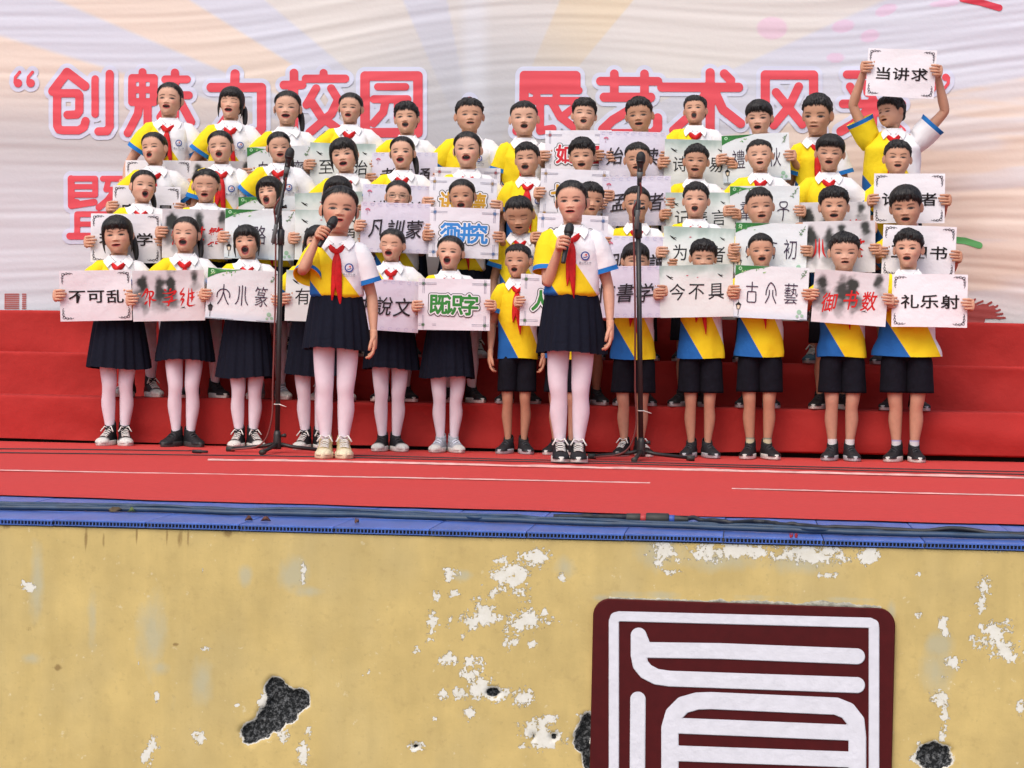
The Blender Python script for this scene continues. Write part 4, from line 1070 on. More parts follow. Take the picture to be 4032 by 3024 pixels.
nz_ = fbm(BX/900. + 3, BYY/260. + 5, 31)
wl = (sstep(560, 820, BYY)*sstep(1500, 500, BX)*(.4 + .6*nz_))[..., None]; BC = BC*(1 - wl) + WHI*wl
wl = (sstep(80, 10, np.abs(BX - 1870))*sstep(700, 350, BYY)*.5)[..., None]; BC = BC*(1 - wl) + WHI*wl
wr_ = (sstep(3100, 3700, BX)*sstep(.45, .62, fbm(BX/700., BYY/70., 33))*.55)[..., None]; BC = BC*(1 - wr_) + WHI*wr_
wr_ = (sstep(3000, 3600, BX)*sstep(300, 700, BYY)*sstep(.5, .36, nz_)*.5)[..., None]; BC = BC*(1 - wr_) + np.array(srgb(205, 178, 160))*wr_
for X, Y, rx, ry, rt in ((3490, 38, 45, 22, -20), (3320, 102, 45, 25, -10), (3425, 140, 38, 25, -15), (3290, 226, 35, 20, 0), (3040, 110, 60, 45, 0), (3720, 12, 60, 14, -5)):
    c_, s_ = math.cos(R(rt)), math.sin(R(rt)); dx, dy_ = BX - X, BYY - Y
    m_ = (.55*sstep(1.08, .9, np.hypot((dx*c_ + dy_*s_)/rx, (-dx*s_ + dy_*c_)/ry)))[..., None]; BC = BC*(1 - m_) + np.array(srgb(222, 178, 208))*m_
M_banner = mat('banner_vinyl', attr='Col', rough=.5, spec=.3, bump=(40, .0012))
M_bred = mat('banner_red_ink', (.72, .075, .10), rough=.5, spec=.3, noise=(3, .05))
M_bout = mat('banner_white_ink', (.62, .64, .78), rough=.5, spec=.3)
bm_ = MB(); bm_.grid(bput(BX, BYY), col=BC, flip=True)
banner = bm_.build('banner', M_banner)
tag(banner, 'large printed backdrop banner with red rounded Chinese lettering and pale rays behind the choir', 'banner')
K = .6076
q1_ = lambda *p: [(x*K, y*K) for x, y in p]
q2_ = lambda *p: [(1344 + x*K, y*K) for x, y in p]
q3_ = lambda *p: [(2688 + x*K, y*K) for x, y in p]
RS = []
def S1(w, *p): RS.append((q1_(*p), w*K))
def S2(w, *p): RS.append((q2_(*p), w*K))
def S3(w, *p): RS.append((q3_(*p), w*K))
S1(27, (120, 540)); S1(10, (100, 535), (104, 500), (130, 468)); S1(27, (202, 540)); S1(10, (183, 535), (187, 500), (213, 468))
S1(30, (437, 470), (345, 592)); S1(30, (437, 470), (552, 558)); S1(27, (372, 605), (372, 815), (385, 840), (410, 845), (510, 845), (545, 825), (556, 785)); S1(27, (372, 605), (505, 605), (516, 618), (516, 720), (500, 742), (440, 745))
S1(24, (618, 512), (618, 740)); S1(27, (712, 480), (712, 820), (695, 850), (640, 852))
S1(26, (925, 468), (925, 520)); S1(26, (858, 506), (998, 506), (998, 662), (858, 662), (858, 506)); S1(22, (925, 506), (925, 662)); S1(22, (858, 583), (998, 583)); S1(27, (905, 670), (895, 740), (830, 862)); S1(27, (958, 670), (958, 860), (1080, 865))
S1(27, (1135, 472), (1135, 860)); S1(26, (1072, 515), (1212, 515)); S1(26, (1050, 618), (1225, 618)); S1(26, (1120, 640), (1040, 760)); S1(27, (1165, 650), (1240, 790))
S1(30, (1370, 568), (1697, 568), (1697, 830), (1680, 858), (1640, 862)); S1(30, (1525, 480), (1522, 620), (1490, 740), (1410, 850))
S1(28, (1842, 552), (1960, 552)); S1(28, (1908, 475), (1908, 862)); S1(26, (1900, 580), (1842, 700)); S1(26, (2100, 475), (2100, 505)); S1(27, (1985, 512), (2240, 512)); S1(27, (2052, 575), (1990, 680)); S1(27, (2150, 575), (2215, 680)); S1(28, (2190, 660), (2150, 740), (2010, 860)); S1(28, (2020, 660), (2085, 760), (2225, 860))
S2(31, (157, 495), (500, 495), (500, 862), (157, 862), (157, 495)); S2(24, (240, 565), (420, 565)); S2(26, (215, 645), (432, 645)); S2(26, (292, 650), (275, 730), (212, 800)); S2(25, (368, 650), (368, 770), (385, 795), (440, 790))
S2(26, (835, 655))
S2(30, (1188, 492), (1522, 492), (1522, 555), (1188, 555)); S2(30, (1188, 492), (1185, 700), (1140, 850)); S2(24, (1268, 585), (1268, 660)); S2(24, (1395, 585), (1395, 660)); S2(25, (1240, 588), (1540, 588)); S2(25, (1230, 655), (1560, 655)); S2(26, (1290, 670), (1290, 850), (1370, 835)); S2(26, (1370, 670), (1420, 760), (1540, 850)); S2(24, (1520, 690), (1430, 760))
S2(28, (1680, 528), (2052, 528)); S2(28, (1770, 480), (1770, 602)); S2(28, (1965, 480), (1965, 602)); S2(30, (1705, 632), (2005, 632), (1760, 780), (1695, 840), (1740, 868), (2020, 865), (2050, 830), (2050, 765))
S3(30, (-135, 566), (362, 566)); S3(30, (178, 472), (178, 860)); S3(28, (150, 600), (90, 710), (-60, 845)); S3(30, (210, 600), (260, 710), (375, 800)); S3(29, (270, 478), (312, 520))
S3(30, (535, 485), (848, 485), (850, 740), (890, 850)); S3(30, (535, 485), (535, 700), (490, 850)); S3(28, (605, 598), (690, 700), (775, 805)); S3(28, (752, 560), (690, 690), (590, 810))
S3(27, (1065, 482), (1200, 482), (1330, 462)); S3(27, (1085, 560), (1130, 630)); S3(27, (1190, 545), (1200, 600)); S3(28, (1040, 672), (1420, 672)); S3(28, (1232, 640), (1232, 860)); S3(29, (1190, 720), (1110, 800), (1025, 850)); S3(28, (1270, 720), (1420, 850))
S3(24, (1628, 520)); S3(10, (1648, 522), (1645, 560), (1622, 590)); S3(24, (1705, 500)); S3(10, (1724, 502), (1721, 540), (1698, 570))
S1(19, (462, 1158), (618, 1158), (618, 1262), (480, 1262)); S1(17, (475, 1210), (610, 1210)); S1(22, (462, 1158), (462, 1332), (610, 1310)); S1(20, (480, 1308), (500, 1310))
S1(19, (668, 1158), (820, 1158)); S1(18, (705, 1160), (688, 1228), (820, 1228)); S1(21, (740, 1240), (700, 1295), (640, 1345)); S1(20, (775, 1240), (785, 1330), (845, 1330))
S1(19, (500, 1388), (790, 1388), (790, 1520)); S1(19, (500, 1388), (500, 1520)); S1(17, (500, 1452), (780, 1452)); S1(22, (452, 1530), (860, 1530))
S3(20, (190, 1222), (240, 1212)); S3(16, (232, 1216), (215, 1260))
xs = np.arange(0, 3900, 3.); ys = np.arange(230, 980, 3.)
Gb = stroke_field(RS, xs, ys, 60)
for nm, lev, off, m in (('lettering_outline', 17.5, .004, M_bout), ('red_lettering', 0., .008, M_bred)):
    V2, F2 = iso(Gb, xs, ys, lev); b = MB(); b.add(bput(V2[:, 0], V2[:, 1], off), [f[::-1] for f in F2]); b.build(nm, m, banner)
def print_strokes(nm, lst, col, off=.004, step=3.):
    P = np.concatenate([np.array(p_) for p_, r_ in lst]); rm = max(r_ for p_, r_ in lst) + 8
    xs = np.arange(P[:, 0].min() - rm, P[:, 0].max() + rm, step); ys = np.arange(P[:, 1].min() - rm, P[:, 1].max() + rm, step)
    V2, F2 = iso(stroke_field(lst, xs, ys, 12), xs, ys); b = MB(); b.add(bput(V2[:, 0], V2[:, 1], off), F2)
    b.build(nm, mat(nm + '_ink', col, rough=.5, spec=.3, noise=(8, .1)), banner)
print_strokes('red_ribbon_print', [([(3790, -6), (3860, 8), (3935, 30)], 13)], (.60, .04, .07))
print_strokes('green_ribbon_print', [([(3745, 943), (3800, 948), (3856, 966)], 13)], (.10, .36, .11))
D6 = lambda *p: [(2688 + x*K, 900 + y*K) for x, y in p]
print_strokes('red_crest_print', [(D6((1835, 560), (1905, 545), (1950, 530)), 26), (D6((1850, 600), (1930, 590)), 18), (D6((1880, 500), (1855, 540)), 12)] + [(D6((1930 + 6*i, 520 + 10*i), (2000 + 14*i, 478 + 26*i)), 4.5) for i in range(5)] + [(D6((1950 + 4*i, 560 + 6*i), (2040 + 16*i, 500 + 26*i)), 4) for i in range(4)] + [(D6((1870, 480), (1895, 458)), 4), (D6((1900, 490), (1945, 470)), 4)], (.36, .06, .055))
D4 = lambda *p: [(x*K, 900 + y*K) for x, y in p]
print_strokes('red_stripe_print', [(D4((30, 425 + i*13), (118, 425 + i*13)), 2.6) for i in range(8)] + [(D4((143, 425 + i*13), (164, 425 + i*13)), 2.6) for i in range(8)] + [(D4((30, 425), (30, 520)), 1.6)], (.45, .12, .11), step=1.5)
# ================================================================== printed paper signs
PW, PH = .415, .297
INK, RED, VIO = (.018, .015, .016), (.56, .022, .022), (.055, .035, .065)
class Sheet:
    """flat printing laid on a gently bent sheet: 2-D shapes (metres from the sheet's centre) -> mesh"""
    def __init__(s, bend): s.b = bend; s.t = MB(); s.o = MB(); s.k = 0
    def lay(s, mb, P, Fc, col, rel=0):
        s.k += 1; P = np.asarray(P, float)
        y = s.b(P[:, 0], P[:, 1]) - .0012 - .00006*s.k
        mb.add(np.stack([P[:, 0], y, P[:, 1]], -1), Fc, col)
    def poly(s, P, col, mb=None): s.lay(s.o if mb is None else mb, P, [tuple(range(len(P)))], col)
    def line(s, P, w, col, mb=None, taper=False):
        P = np.asarray(P, float); T = np.gradient(P, axis=0); T /= np.linalg.norm(T, axis=1)[:, None] + 1e-9
        N = np.stack([-T[:, 1], T[:, 0]], -1); ww = np.full(len(P), w/2)
        if taper: ww = ww*np.sin(np.linspace(.25, np.pi - .1, len(P)))
        n = len(P); V = np.concatenate([P + N*ww[:, None], P - N*ww[:, None]])
        s.lay(s.o if mb is None else mb, V, [(i, i + 1, n + i + 1, n + i) for i in range(n - 1)], col)
    def disc(s, c, r, col, n=14, ry=None):
        a = np.linspace(0, 2*np.pi, n, endpoint=False); s.poly(np.stack([c[0] + np.cos(a)*r, c[1] + np.sin(a)*(ry or r)], -1), col)
    def text(s, st, size, xs, z, col, off=0., sx=1., sy=1., shear=0., rot=None):
        for ch, x, i in zip(st, xs, range(9)):
            V, Fc = glyph(ch, off); a = R((rot or (0, 0, 0))[i % len(rot or (0, 0, 0))]); V = V*np.array([sx, sy])*size
            V = np.stack([V[:, 0] + V[:, 1]*shear, V[:, 1]], -1) @ np.array([[math.cos(a), math.sin(a)], [-math.sin(a), math.cos(a)]])
            s.lay(s.t, V + np.array([x, z]), Fc, col)
    def bubble(s, st, col, seed):
        """thick rounded comic letters: colour inside a white rim inside a black outline"""
        pts = []
        for i, ch in enumerate(st):
            V, Fc = glyph(ch, 0.); V = V*np.array([.108, .125]) + np.array([(i - 1)*.090, -.002])
            for f in Fc: pts.append(V[list(f)])
        st_ = .0017; xs = np.arange(-.17, .17, st_); ys = np.arange(-.09, .09, st_); ins = np.zeros((len(ys), len(xs)), bool)
        for p in pts:
            for k in range(1, len(p) - 1):
                a, b, c = p[0], p[k], p[k + 1]
                i0, i1 = np.searchsorted(xs, [min(a[0], b[0], c[0]) - st_, max(a[0], b[0], c[0]) + st_]); j0, j1 = np.searchsorted(ys, [min(a[1], b[1], c[1]) - st_, max(a[1], b[1], c[1]) + st_])
                X, Y = np.meshgrid(xs[i0:i1], ys[j0:j1]); cr = lambda u, v: (v[0] - u[0])*(Y - u[1]) - (v[1] - u[1])*(X - u[0])
                q = np.stack([cr(a, b), cr(b, c), cr(c, a)]); ins[j0:j1, i0:i1] |= np.all(q >= -1e-9, 0) | np.all(q <= 1e-9, 0)
        G = np.full(ins.shape, 9.); rr = 13
        for dy in range(-rr, rr + 1):
            for dx in range(-rr, rr + 1):
                d = math.hypot(dx, dy)*st_
                if d > rr*st_: continue
                sh = np.zeros_like(ins); ys0, ys1 = max(0, dy), ins.shape[0] + min(0, dy); xs0, xs1 = max(0, dx), ins.shape[1] + min(0, dx)
                sh[ys0:ys1, xs0:xs1] = ins[ys0 - dy:ys1 - dy, xs0 - dx:xs1 - dx]
                G = np.where(sh, np.minimum(G, d), G)
        for lev, c in ((.0160, INK), (.0120, (.78, .77, .80)), (.0046, col)):
            V, Fc = iso(G, xs, ys, lev); s.k += 4; s.lay(s.t, V, Fc, c)
_m = lambda p: [(-x, y) for x, y in p]
_b = [(-.26, .02), (-.27, -.25), (-.25, -.46), (0, -.48), (.25, -.46), (.27, -.25), (.26, .02)]
SEAL = {'大': [[(0, .5), (-.02, .1), (-.14, -.2), (-.36, -.5)], [(0, .12), (.14, -.2), (.36, -.5)], [(0, .26), (-.22, .22), (-.40, .05), (-.42, -.16)], [(0, .26), (.22, .22), (.40, .05), (.42, -.16)]],
 '小': [[(0, .5), (0, 0), (0, -.5)], [(-.2, .45), (-.2, .05), (-.26, -.25), (-.42, -.46)], [(.2, .45), (.2, .05), (.26, -.25), (.42, -.46)]],
 '古': [[(0, .5), (0, .2), (0, .02)], [(-.38, .27), (0, .27), (.38, .27)], _b, [(-.26, .02), (0, .02), (.26, .02)]],
 '六': [[(-.04, .5), (-.18, .36), (-.30, .1), (-.32, -.12)], [(-.04, .5), (.16, .36), (.30, .1), (.32, -.12)], [(-.11, .14), (-.13, -.15), (-.34, -.5)], [(.11, .14), (.13, -.15), (.34, -.5)]],
 '必': [[(-.1, .5), (-.12, .1), (0, -.4), (.3, -.45)], [(.2, .3), (0, -.1), (-.35, -.45)], [(-.35, .1), (-.4, -.2)], [(.3, .1), (.42, -.1)]],
 '子': [[(-.2, .46), (.2, .46), (.26, .3), (.1, .16), (-.15, .2), (-.24, .34), (-.2, .46)], [(-.4, .0), (-.2, .08), (.2, .08), (.4, 0)], [(.0, .17), (0, -.2), (-.06, -.5)]],
 '隶': [[(-.46, .02), (-.30, .20), (-.12, .42), (-.10, .20), (-.26, -.12)], [(-.30, .22), (.10, .30), (.24, .22), (.10, .02), (-.08, -.02)], [(.02, .30), (.02, -.1), (.0, -.5)], [(.05, .0), (.22, -.12), (.42, -.12)], [(-.1, -.15), (-.3, -.34)]],
 '草': [[(-.30, .40), (-.18, .30)], [(.10, .44), (.0, .28)], [(-.40, .20), (.0, .20), (.36, .30), (.26, .16), (-.05, .02)], [(-.30, -.02), (.1, .02), (.14, -.06), (-.02, -.2), (-.08, -.4), (-.22, -.36)], [(-.45, -.22), (0, -.20), (.46, -.10)]],
 '继': [[(-.18, .46), (-.40, .16), (-.18, .14), (-.42, -.14)], [(-.42, -.16), (-.22, -.10), (-.40, -.44)], [(.10, .44), (.06, 0), (.02, -.36), (.2, -.42), (.46, -.36)], [(.26, .42), (.28, .0), (.22, -.26)], [(.08, .16), (.26, .18), (.44, .24)], [(.12, -.04), (.28, -.02), (.44, .02)]],
 '有': [[(-.4, .3), (0, .32), (.4, .28)], [(.0, .5), (-.1, .2), (-.42, -.1)], [(-.2, .05), (-.22, -.2), (-.26, -.5)], [(-.2, .08), (.24, .08), (.26, -.2), (.2, -.5)], [(-.2, -.12), (.24, -.12)], [(-.2, -.3), (.24, -.3)]]}
F3 = (-.26*PW, 0, .27*PW)
def make_paper(design, st, C, yaw, roll, seed, label, w=PW, h=PH, pitch=0., fcol=None, curl=0.):
    rg = random.Random(seed); root = empty('paper_sign', C)
    root.rotation_mode = 'ZYX' if False else 'XYZ'
    Mr = Matrix.Rotation(yaw, 3, 'Z') @ Matrix.Rotation(-roll, 3, 'Y') @ Matrix.Rotation(pitch, 3, 'X')
    root.rotation_euler = Mr.to_euler('XYZ')
    tag(root, label, 'paper sign', 'paper signs held up by the choir')
    A, B, p1, p2 = rg.uniform(-.010, .012) + curl, rg.uniform(.0015, .004), rg.uniform(0, 6), rg.uniform(0, 6)
    tw_ = rg.uniform(-.010, .010)
    bend = lambda x, z: A*(2*x/w)**2 - A*.5 + B*np.sin(x*21 + z*9 + p1) + B*.6*np.sin(z*26 - x*8 + p2) + tw_*(2*x/w)*(2*z/h)
    nx, nz = 57, 41
    X, Z = np.meshgrid(np.linspace(-w/2, w/2, nx), np.linspace(-h/2, h/2, nz))
    u, v = X/w + .5, Z/h + .5
    base = np.array({'A': (.78, .755, .79), 'B': (.72, .69, .71), 'C': (.74, .77, .79), 'D': (.73, .75, .73), 'E': (.69, .655, .76), 'F': (.77, .745, .80)}[design])
    C_ = np.tile(base, X.shape + (1,))
    sh = Sheet(bend)
    def wash(m_, c):
        nonlocal C_
        m_ = np.clip(m_, 0, 1)[..., None]; C_ = C_*(1 - m_) + np.asarray(c)*m_
    sd = seed % 90
    if design == 'B':
        wash(.45*sstep(.15, .95, v)*(.5 + .8*fbm(u*5, v*4, sd)), (.50, .46, .47))
        for cx, cz, rx, rz, k in ((.13, .74, .07, .14, .95), (.10, .48, .10, .22, .6), (.38, .60, .075, .20, .85), (.37, .36, .09, .18, .5), (.53, .68, .06, .22, .95), (.55, .44, .10, .18, .7), (.17, .24, .04, .14, .45), (.86, .86, .05, .12, .85), (.88, .68, .07, .10, .35)):
            d = np.hypot((u - cx)/rx, (v - cz)/rz)
            wash(1.15*k*sstep(1.6, .55, d + (fbm(u*11, v*9, sd + 3) - .5)*1.6), (.040, .043, .040))
        wash(.25*sstep(.4, .1, v), (.76, .74, .77))
        sh.line([(w*(.66 - .5), h*(.25 - .5)), (w*(.70 - .5), h*(.262 - .5)), (w*(.74 - .5), h*(.245 - .5))], .006, (.04, .04, .04), taper=True)
        sh.line([(w*(.71 - .5), h*(.26 - .5)), (w*(.715 - .5), h*(.29 - .5))], .003, (.04, .04, .04))
        V_ = [-.27*PW, .005, .26*PW]
        for ch, x in zip(st, V_):
            if ch in SEAL:
                for pl in SEAL[ch]: sh.line(cubic(np.array(pl)*np.array([.100, .122]) + np.array([x, -.010]), 5), .0115, RED, sh.t, taper=True)
            else: sh.text(ch, .105, (x,), -.012, RED, off=.012, sx=.84, sy=1.10, shear=.22, rot=(5,))
    elif design == 'D':
        top = v + (fbm(u*7, v*3, sd) - .5)*.30
        wash(.75*sstep(.78, 1.05, top), (.10, .125, .125)); wash(.55*sstep(.62, .95, top), (.42, .56, .50)); wash(.16*sstep(.35, .1, v), (.55, .60, .60))
        for bxq, bzq, sc_ in ((-.36, .27, 1), (.33, .29, .75)):
            x, z = bxq*w, bzq*h
            sh.line([(x - .020*sc_, z + .014*sc_), (x - .006*sc_, z + .004*sc_), (x + .004*sc_, z - .004*sc_), (x + .020*sc_, z - .014*sc_)], .010*sc_, INK, taper=True)
            sh.line([(x - .002, z), (x + .012*sc_, z + .002), (x + .022*sc_, z - .002)], .005*sc_, INK, taper=True)
        sh.disc((-.12*w, .30*h), .007, (.50, .10, .14), ry=.003); sh.disc((.02*w, .26*h), .005, (.5, .12, .16), ry=.0025)
        sh.text(st, .098, F3, -.004, (.03, .03, .032), off=.002, sx=.98, sy=1.05, shear=.06, rot=(3, -2, 2))
    elif design == 'C':
        wash(.5*sstep(.2, 0, v), (.52, .66, .78)); wash(.35*sstep(.55, 1, v)*(.4 + fbm(u*4, v*5, sd)), (.60, .62, .64))
        g1, g2, g3 = (.045, .20, .055), (.10, .33, .10), (.22, .46, .18)
        L_, T_ = -w/2, h/2
        sh.poly([(L_ + .001, T_ - .001), (L_ + .20, T_ - .001), (L_ + .15, T_ - .012), (L_ + .09, T_ - .022), (L_ + .05, T_ - .036), (L_ + .001, T_ - .060)], g1)
        sh.poly([(L_ + .03, T_ - .002), (L_ + .16, T_ - .006), (L_ + .08, T_ - .017)], g2)
        for i in range(9):
            x, z = L_ + .02 + rg.random()*.15, T_ - .012 - rg.random()*.03; a = rg.random()*6.3; r_ = .006 + rg.random()*.006
            sh.poly([(x + math.cos(a)*r_, z + math.sin(a)*r_), (x + math.cos(a + 1.6)*r_*.4, z + math.sin(a + 1.6)*r_*.4), (x - math.cos(a)*r_, z - math.sin(a)*r_), (x + math.cos(a - 1.6)*r_*.4, z + math.sin(a - 1.6)*r_*.4)], (g2, g3, (.45, .60, .30))[i % 3])
        sh.disc((L_ + .028, T_ - .018), .010, (.50, .72, .52)); sh.disc((L_ + .028, T_ - .018), .006, g2)
        tw = [(w/2 - .012, h/2 - .012), (w/2 - .030, h/2 - .045), (w/2 - .046, h/2 - .066)]
        sh.line(tw, .0025, (.20, .26, .17))
        for i in range(9):
            t = rg.random(); x = tw[0][0] + (tw[2][0] - tw[0][0])*t; z = tw[0][1] + (tw[2][1] - tw[0][1])*t; a = rg.random()*6.3
            sh.line([(x, z), (x + math.cos(a)*.008, z + math.sin(a)*.008), (x + math.cos(a)*.015, z + math.sin(a)*.013)], .006, (.16, .26, .16), taper=True)
        x, z = L_ + .028, -h/2 + .012
        sh.line([(x, z), (x, z + .035)], .0035, (.03, .03, .03)); sh.poly([(x - .009, z + .035), (x + .009, z + .035), (x + .014, z + .060), (x - .014, z + .060)], (.05, .05, .055)); sh.poly([(x - .005, z + .038), (x + .005, z + .038), (x + .008, z + .057), (x - .008, z + .057)], (.78, .66, .50))
        sh.poly([(x - .018, z + .060), (x + .018, z + .060), (x, z + .078)], (.03, .03, .03)); sh.line([(x, z + .076), (x, z + .084)], .003, (.03, .03, .03))
        for dx, dz, r_ in ((-.045, .045, .013), (-.055, .020, .008), (-.028, .024, .009)): sh.disc((w/2 + dx, -h/2 + dz), r_, (.33, .55, .40))
        sh.line([(-w/2 + .003, -h/2 + .004), (w/2 - .003, -h/2 + .004)], .003, (.14, .18, .22))
        for ch, x in zip(st, F3):
            if ch in SEAL:
                for pl in SEAL[ch]: sh.line(cubic(np.array(pl)*np.array([.088, .118]) + np.array([x, -.002]), 5), .0062, VIO, sh.t)
            else: sh.text(ch, .100, (x,), -.002, VIO, off=-.004, sx=.84, sy=1.26)
    elif design == 'A':
        wash(.20*sstep(.2, .9, fbm(u*2.5, v*2.5, sd)), (.70, .66, .68))
        for sx_ in (-1, 1):
            for sz_ in (-1, 1):
                c0 = np.array([sx_*(w/2 - .010), sz_*(h/2 - .010)]); d = np.array([-sx_, -sz_])
                for fl in (0, 1):
                    sw = lambda p: c0 + d*np.array(p if not fl else p[::-1])
                    def sp(cx, cy, r0, t0, t1): return [sw((cx + r0*(1 - .55*k)*math.cos(t0 + (t1 - t0)*k), cy + r0*(1 - .55*k)*math.sin(t0 + (t1 - t0)*k))) for k in np.linspace(0, 1, 12)]
                    for P_ in (sp(.014, .010, .010, 3.6, -2.2), sp(.032, .008, .009, 2.6, 8.0), sp(.050, .006, .007, 3.6, -1.6)): sh.line(P_, .0027, (.045, .035, .05))
                    sh.line([sw((.010, .004)), sw((.026, .012)), sw((.042, .004)), sw((.060, .005)), sw((.068, .010))], .0026, (.045, .035, .05))
        sh.text(st, .098, F3, -.006, INK, off=.014, sx=1.08, sy=.84)
    elif design == 'E':
        wash(.35*sstep(.35, .8, fbm(u*6, v*5, sd)), (.62, .56, .68))
        bc = (.50, .38, .50)
        for i in range(9):
            a0 = (-w/2 + (i + .5)*w/9)
            for zz in (h/2 - .014, -h/2 + .014):
                sh.line([(a0 + .011*math.cos(t), zz + .008*math.sin(t)) for t in np.linspace(.3, 5.6, 12)], .0018, (.48, .46, .66))
        for i in range(40):
            sh.disc((-w/2 + .004 + (w - .008)*rg.random(), rg.choice((-1, 1))*(h/2 - .004)), .0035, (.74, .62, .70), 7)
        for i in range(5):
            a = .5 + i*.5; sh.disc((-w/2 + .040 + .012*math.cos(a), h/2 - .052 + .012*math.sin(a)), .005, (.60, .16, .24), 8)
        sh.line([(-w/2 + .040, h/2 - .050), (-w/2 + .036, h/2 - .075)], .002, (.4, .2, .3))
        sh.text(st, .112, F3, -.006, (.035, .028, .034), off=.008, sx=.95, sy=1.02, shear=.20, rot=(6, 2, 4))
    elif design == 'F':
        lc = (.16, .15, .24)
        for sx_ in (-1, 1):
            for sz_ in (-1, 1):
                for o_ in (.026, .034): 
                    sh.line([(sx_*(w/2 - .004), sz_*(h/2 - o_)), (sx_*(w/2 - .105), sz_*(h/2 - o_))], .0018, lc); sh.line([(sx_*(w/2 - o_), sz_*(h/2 - .004)), (sx_*(w/2 - o_), sz_*(h/2 - .085))], .0018, lc)
                c0 = (sx_*(w/2 - .030), sz_*(h/2 - .030)); kc = tuple(.5*np.array(fcol) + .08)
                for a in np.arange(4)*math.pi/4: sh.line([(c0[0] - .011*math.cos(a), c0[1] - .011*math.sin(a)), (c0[0] + .011*math.cos(a), c0[1] + .011*math.sin(a))], .0032, kc)
        sh.bubble(st, fcol, seed)
    P = np.stack([X, bend(X, Z), Z], -1); P2 = P + np.array([0, .0009, 0])
    b = MB(); b.grid(P, col=C_); b.grid(P2, col=np.tile(base, X.shape + (1,)), flip=True)
    ed = np.concatenate([P[0], P[1:, -1], P[-1, ::-1][1:], P[::-1, 0][1:-1]]); b.grid(np.array([ed, ed + np.array([0, .0009, 0])]), wrap=True, col=base, flip=True)
    sheet = b.build('sheet', M_paper, root)
    if sh.o.n: sh.o.build('ornament', M_ink, root, smooth=False)
    if sh.t.n: sh.t.build('lettering', M_ink, root, smooth=False)
    pr, pu, pn = (np.array(Mr @ Vector(q)) for q in ((1, 0, 0), (0, 0, 1), (0, -1, 0)))
    def edge(sg, dz):
        q = np.array([sg*w/2, float(bend(np.array(sg*w/2), np.array(dz))), dz]); return np.array(C) + np.array(Mr @ Vector(q))
    return edge, pr, pu, pn

# ================================================================== the choir
ROWY = {1: 11.58, 2: 11.885, 3: 12.265, 4: 12.645}; ROWZ = {1: .006, 2: .29, 3: .555, 4: .82}
